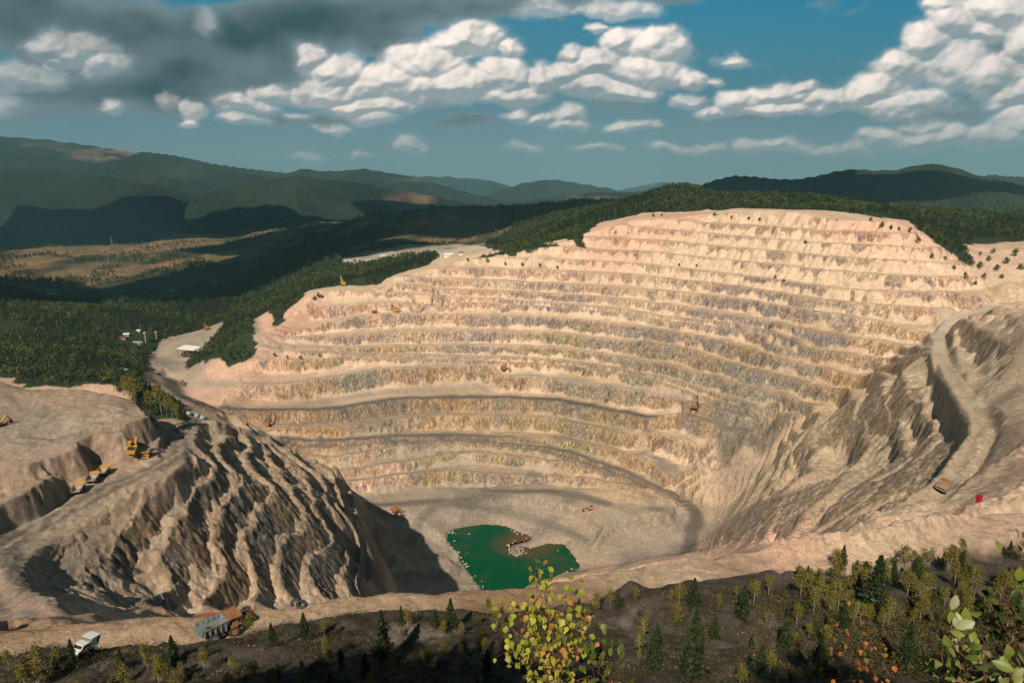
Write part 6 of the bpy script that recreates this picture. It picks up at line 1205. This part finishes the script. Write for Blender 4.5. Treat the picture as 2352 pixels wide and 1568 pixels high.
# ------------------------------------------------------------------ saplings right in front of the viewpoint
def leaf_shape(kind):
    if kind == 'birch': o = [(0,0),(.18,.06),(.42,.28),(.46,.45),(.30,.66),(.12,.88),(0,1.08)]
    else: o = [(0,0),(.10,.10),(.24,.32),(.29,.52),(.25,.74),(.13,.93),(0,1.04)]
    L = [(-x, y, abs(x)*.28-(y-.5)**2*.22+(.02 if i % 2 else 0)) for i, (x, y) in enumerate(o)]; Rr = [(x, y, abs(x)*.28-(y-.5)**2*.22+(.02 if i % 2 else 0)) for i, (x, y) in enumerate(o)]
    mid = [(0, y, -(y-.5)**2*.22) for x, y in o]; return L, mid, Rr
def sapling(name, depth, stems, nleaf, size, kind, mat, bark, label, cat, droop, spread, seed, rad=.004):
    rs = np.random.default_rng(seed); root = empty(name); st = MB(); tips = []
    for si, (pl, r0) in enumerate(stems):
        d0 = depth+rs.uniform(-.12, .12)*(si > 0); pp = [Vector(atY(a, b, d0+.10*math.sin(j*1.7+si))) for j, (a, b) in enumerate(pl)]
        if si == 0 or pl[0][1] > 1585:
            x, y = pp[0].x, pp[0].y; g = float(hgt(x, y)[0]); pp = [Vector((x-.05, y, g-.1))]+pp
        n = len(pp); st.tube(pp, [r0*(1-.75*i/(n-1)) for i in range(n)], 6)
        vis = pp[1:] if (si == 0 or pl[0][1] > 1585) else pp
        for a, b in zip(vis[:-1], vis[1:]): tips.append((a, b, si))
    root.location = tips[0][0]; 
    lens = np.array([(b-a).length for a, b, _ in tips]); pr = lens/lens.sum(); L, mid, Rr = leaf_shape(kind); m = len(L); V = []; Q = []
    for i in range(nleaf):
        a, b, si = tips[rs.choice(len(tips), p=pr)]; t_ = rs.random(); p = a.lerp(b, t_); off = Vector(rs.normal(size=3)*spread); q = p+off
        st.tube([p, q], [.0012, .0008], 3)
        dr = Vector((rs.normal()*.5, rs.normal()*.5, -1.0 if droop else rs.uniform(-.5, .9))).normalized() if droop else (off.normalized()*.9+Vector((0, 0, .55))+Vector(rs.normal(size=3)*.35)).normalized()
        nrm = Vector((rs.normal()*.6, -1+rs.normal()*.5, .5+rs.normal()*.5)); side = dr.cross(nrm).normalized(); nrm = side.cross(dr); s = size*rs.uniform(.6, 1.15); base = len(V); cu = rs.uniform(-.3, .5)
        for row in (L, mid, Rr):
            for (x, y, z) in row: V.append(tuple(q+side*(x*s)+dr*(y*s)+nrm*((z-cu*y*y*.4)*s)))
        for j in range(m-1): Q.append((base+j, base+m+j, base+m+j+1, base+j+1)); Q.append((base+m+j, base+2*m+j, base+2*m+j+1, base+m+j+1))
    s_ = st.build('stem', bark); s_.parent = root; s_.matrix_parent_inverse = Matrix.Translation(-root.location)
    f = add_mesh('foliage', np.array(V), np.array(Q), None, mat, True); f.parent = root; f.matrix_parent_inverse = Matrix.Translation(-root.location); tag(root, label, cat); return root
MB_ = leaf_material('sapling_leaves', (.23,.29,.03), (.42,.42,.07), (.50,.24,.07,.87), .35, .45)
M_WIL = leaf_material('willow_leaves', (.10,.17,.025), (.24,.27,.07), (.30,.34,.20,.75), .3, .4); M_OR = leaf_material('turning_leaves', (.12,.15,.02), (.30,.16,.03), (.42,.14,.04,.6), .3); M_REDST = plain('reddish_twig', (.16,.07,.05), .6); M_DWIL = leaf_material('dark_willow_leaves', (.02,.045,.010), (.06,.09,.02), None, .25, .45)
sapling('birch_sapling', 4.2, [([(1292,1600),(1278,1530),(1266,1470),(1262,1410),(1250,1360),(1235,1322),(1231,1306)], .016), ([(1264,1452),(1230,1425),(1196,1410),(1165,1402),(1145,1398)], .005), ([(1270,1500),(1235,1490),(1200,1462),(1172,1440)], .005), ([(1264,1440),(1290,1400),(1315,1365),(1335,1345)], .005), ([(1268,1475),(1305,1450),(1335,1425),(1352,1400)], .005),
   ([(1275,1520),(1235,1520),(1195,1505),(1165,1490)], .005), ([(1280,1545),(1320,1510),(1345,1480)], .005), ([(1285,1570),(1240,1560),(1200,1550)], .005), ([(1262,1420),(1235,1395),(1215,1375)], .004), ([(1288,1585),(1330,1560),(1360,1550)], .005), ([(1285,1560),(1230,1580),(1190,1590)], .005), ([(1270,1490),(1300,1480),(1325,1470)], .004)], 470, .050, 'birch', MB_, plain('sapling_bark', (.13,.08,.065), .7), 'sunlit birch sapling with yellow-green hanging leaves, right before the lake', 'sapling', True, .052, 5)
sapling('willow_shrub', 2.3, [([(2250,1640),(2228,1560),(2208,1500),(2196,1450),(2190,1395)], .008), ([(2215,1540),(2190,1480),(2160,1440)], .004), ([(2275,1640),(2262,1560),(2255,1500),(2268,1465)], .007), ([(2340,1640),(2325,1560),(2318,1500)], .007), ([(2228,1570),(2190,1560),(2150,1545)], .004), ([(2262,1560),(2290,1530)], .004), ([(2208,1500),(2185,1500),(2150,1500)], .003)], 90, .064, 'willow', M_WIL, M_REDST, 'pale oval-leaved willow shrub with reddish twigs in the lower corner', 'shrub', False, .028, 6)
sapling('leafy_shrub', 3.1, [([(2390,1600),(2350,1480),(2325,1400),(2305,1370),(2295,1345)], .008), ([(2380,1560),(2310,1500),(2285,1460)], .005), ([(2420,1500),(2360,1440),(2340,1395)], .006), ([(2360,1500),(2330,1470),(2290,1420),(2275,1395)], .004), ([(2400,1580),(2340,1540),(2300,1530)], .005)], 150, .062, 'willow', M_DWIL, M_REDST, 'dark green leafy shrub behind the pale oval-leaved one', 'shrub', False, .07, 8)
sapling('branch_shrub', 2.6, [([(2480,1500),(2420,1380),(2380,1310),(2345,1270),(2325,1250)], .007), ([(2380,1310),(2350,1290),(2330,1262)], .004), ([(2430,1400),(2380,1360),(2345,1345)], .004)], 34, .058, 'willow', M_WIL, M_REDST, 'overhanging leafy branch reaching in beside the rim road', 'shrub', False, .03, 9)
sapling('turning_birch', 6.0, [([(1998,1640),(1992,1560),(1980,1500),(1965,1450),(1955,1425)], .012), ([(1985,1520),(1945,1480),(1925,1450)], .005), ([(1990,1550),(2020,1510),(2035,1480)], .005), ([(1992,1570),(1950,1560),(1925,1540)], .005), ([(1980,1500),(2010,1470)], .004)], 80, .055, 'birch', M_OR, M_BARK, 'small birch with orange and yellow leaves on the shaded slope', 'sapling', True, .10, 11)
sapling('sallow_sprig', 3.4, [([(1420,1640),(1405,1560),(1395,1510),(1385,1480)], .006), ([(1405,1570),(1370,1540),(1345,1520)], .004), ([(1400,1580),(1430,1545)], .004), ([(1380,1640),(1350,1570)], .004)], 46, .066, 'willow', leaf_material('sprig_leaves', (.06,.10,.02), (.13,.17,.04), None, .3, .4), M_REDST, 'dark green sallow sprig beside the sunlit birch sapling', 'shrub', False, .045, 13)
print('plants', round(time.time()-T0, 1), len(bpy.data.objects))
# ------------------------------------------------------------------ light
HAZE = 5.0e-5
sd = bpy.data.lights.new('sun', 'SUN'); so = bpy.data.objects.new('sun', sd); COL.objects.link(so)
sd.energy = 5.0; sd.angle = math.radians(.55); sd.color = (1.0, .82, .63)
to_sun = Vector((-math.sin(SUN_AZ)*math.cos(SUN_EL), -math.cos(SUN_AZ)*math.cos(SUN_EL), math.sin(SUN_EL)))
so.rotation_euler = to_sun.to_track_quat('Z', 'Y').to_euler()
build_world(); build_sky()
# air over the valleys
hz = MB().box(-21000, 21000, -3000, 26000, -470, 640).build('haze', bpy.data.materials.new('haze_air')); hz['kind'] = 'stuff'; hz['label'] = 'thin blue-green haze over the valleys and far ridges'
hm = hz.data.materials[0]; hm.use_nodes = True; ht = hm.node_tree; ht.nodes.remove(ht.nodes['Principled BSDF'])
hv = ht.nodes.new('ShaderNodeVolumePrincipled'); hv.inputs['Color'].default_value = (.30, .63, .72, 1); hv.inputs['Density'].default_value = HAZE; hv.inputs['Anisotropy'].default_value = 0.0
ht.links.new(hv.outputs[0], ht.nodes['Material Output'].inputs['Volume'])
# cloud decks overhead, beyond the top of the picture: they shade the valleys
CM = plain('cloud_white', (.8, .8, .8), 1.0, nscale=.01)
for i, (x, y, r, ry) in enumerate(((-2050,-350,1000,760),(-1000,700,900,620),(-3500,2300,1500,1500),(-900,2600,1300,900),(900,2400,1200,900),(2600,1800,1300,1000),(500,900,700,380))):
    rs = np.random.default_rng(i+50); vs = []; nu, nv = 40, 14
    for a in range(nv+1):
        for b in range(nu):
            th = 2*math.pi*b/nu; ph = math.pi*(a/nv-.5); q = 1+.28*math.sin(3*th+i)+.16*math.sin(7*th+2*i)+.10*math.sin(13*th+5)*math.cos(ph*4)
            vs.append((x+r*q*math.cos(ph)*math.cos(th), y+ry*q*math.cos(ph)*math.sin(th), 1500+(130 if ph < 0 else 320)*math.sin(ph)*(1+.3*math.sin(5*th+ph*3))))
    qs = [(a*nu+b, a*nu+(b+1) % nu, (a+1)*nu+(b+1) % nu, (a+1)*nu+b) for a in range(nv) for b in range(nu)]
    c = add_mesh('cloud_bank', np.array(vs), np.array(qs), None, CM, True)
    tag(c, ('wide','ragged','broad','long','heavy','far eastern','small')[i]+' grey-bottomed cumulus bank high over the '+('western woods','forested saddle','western mountains','brown hill','middle ranges','eastern mountains','woods behind the north rim')[i], 'cloud', 'cloud banks overhead')
scene.view_settings.view_transform = 'Standard'; scene.view_settings.look = 'None'; scene.view_settings.exposure = .30
scene.render.engine = 'CYCLES'
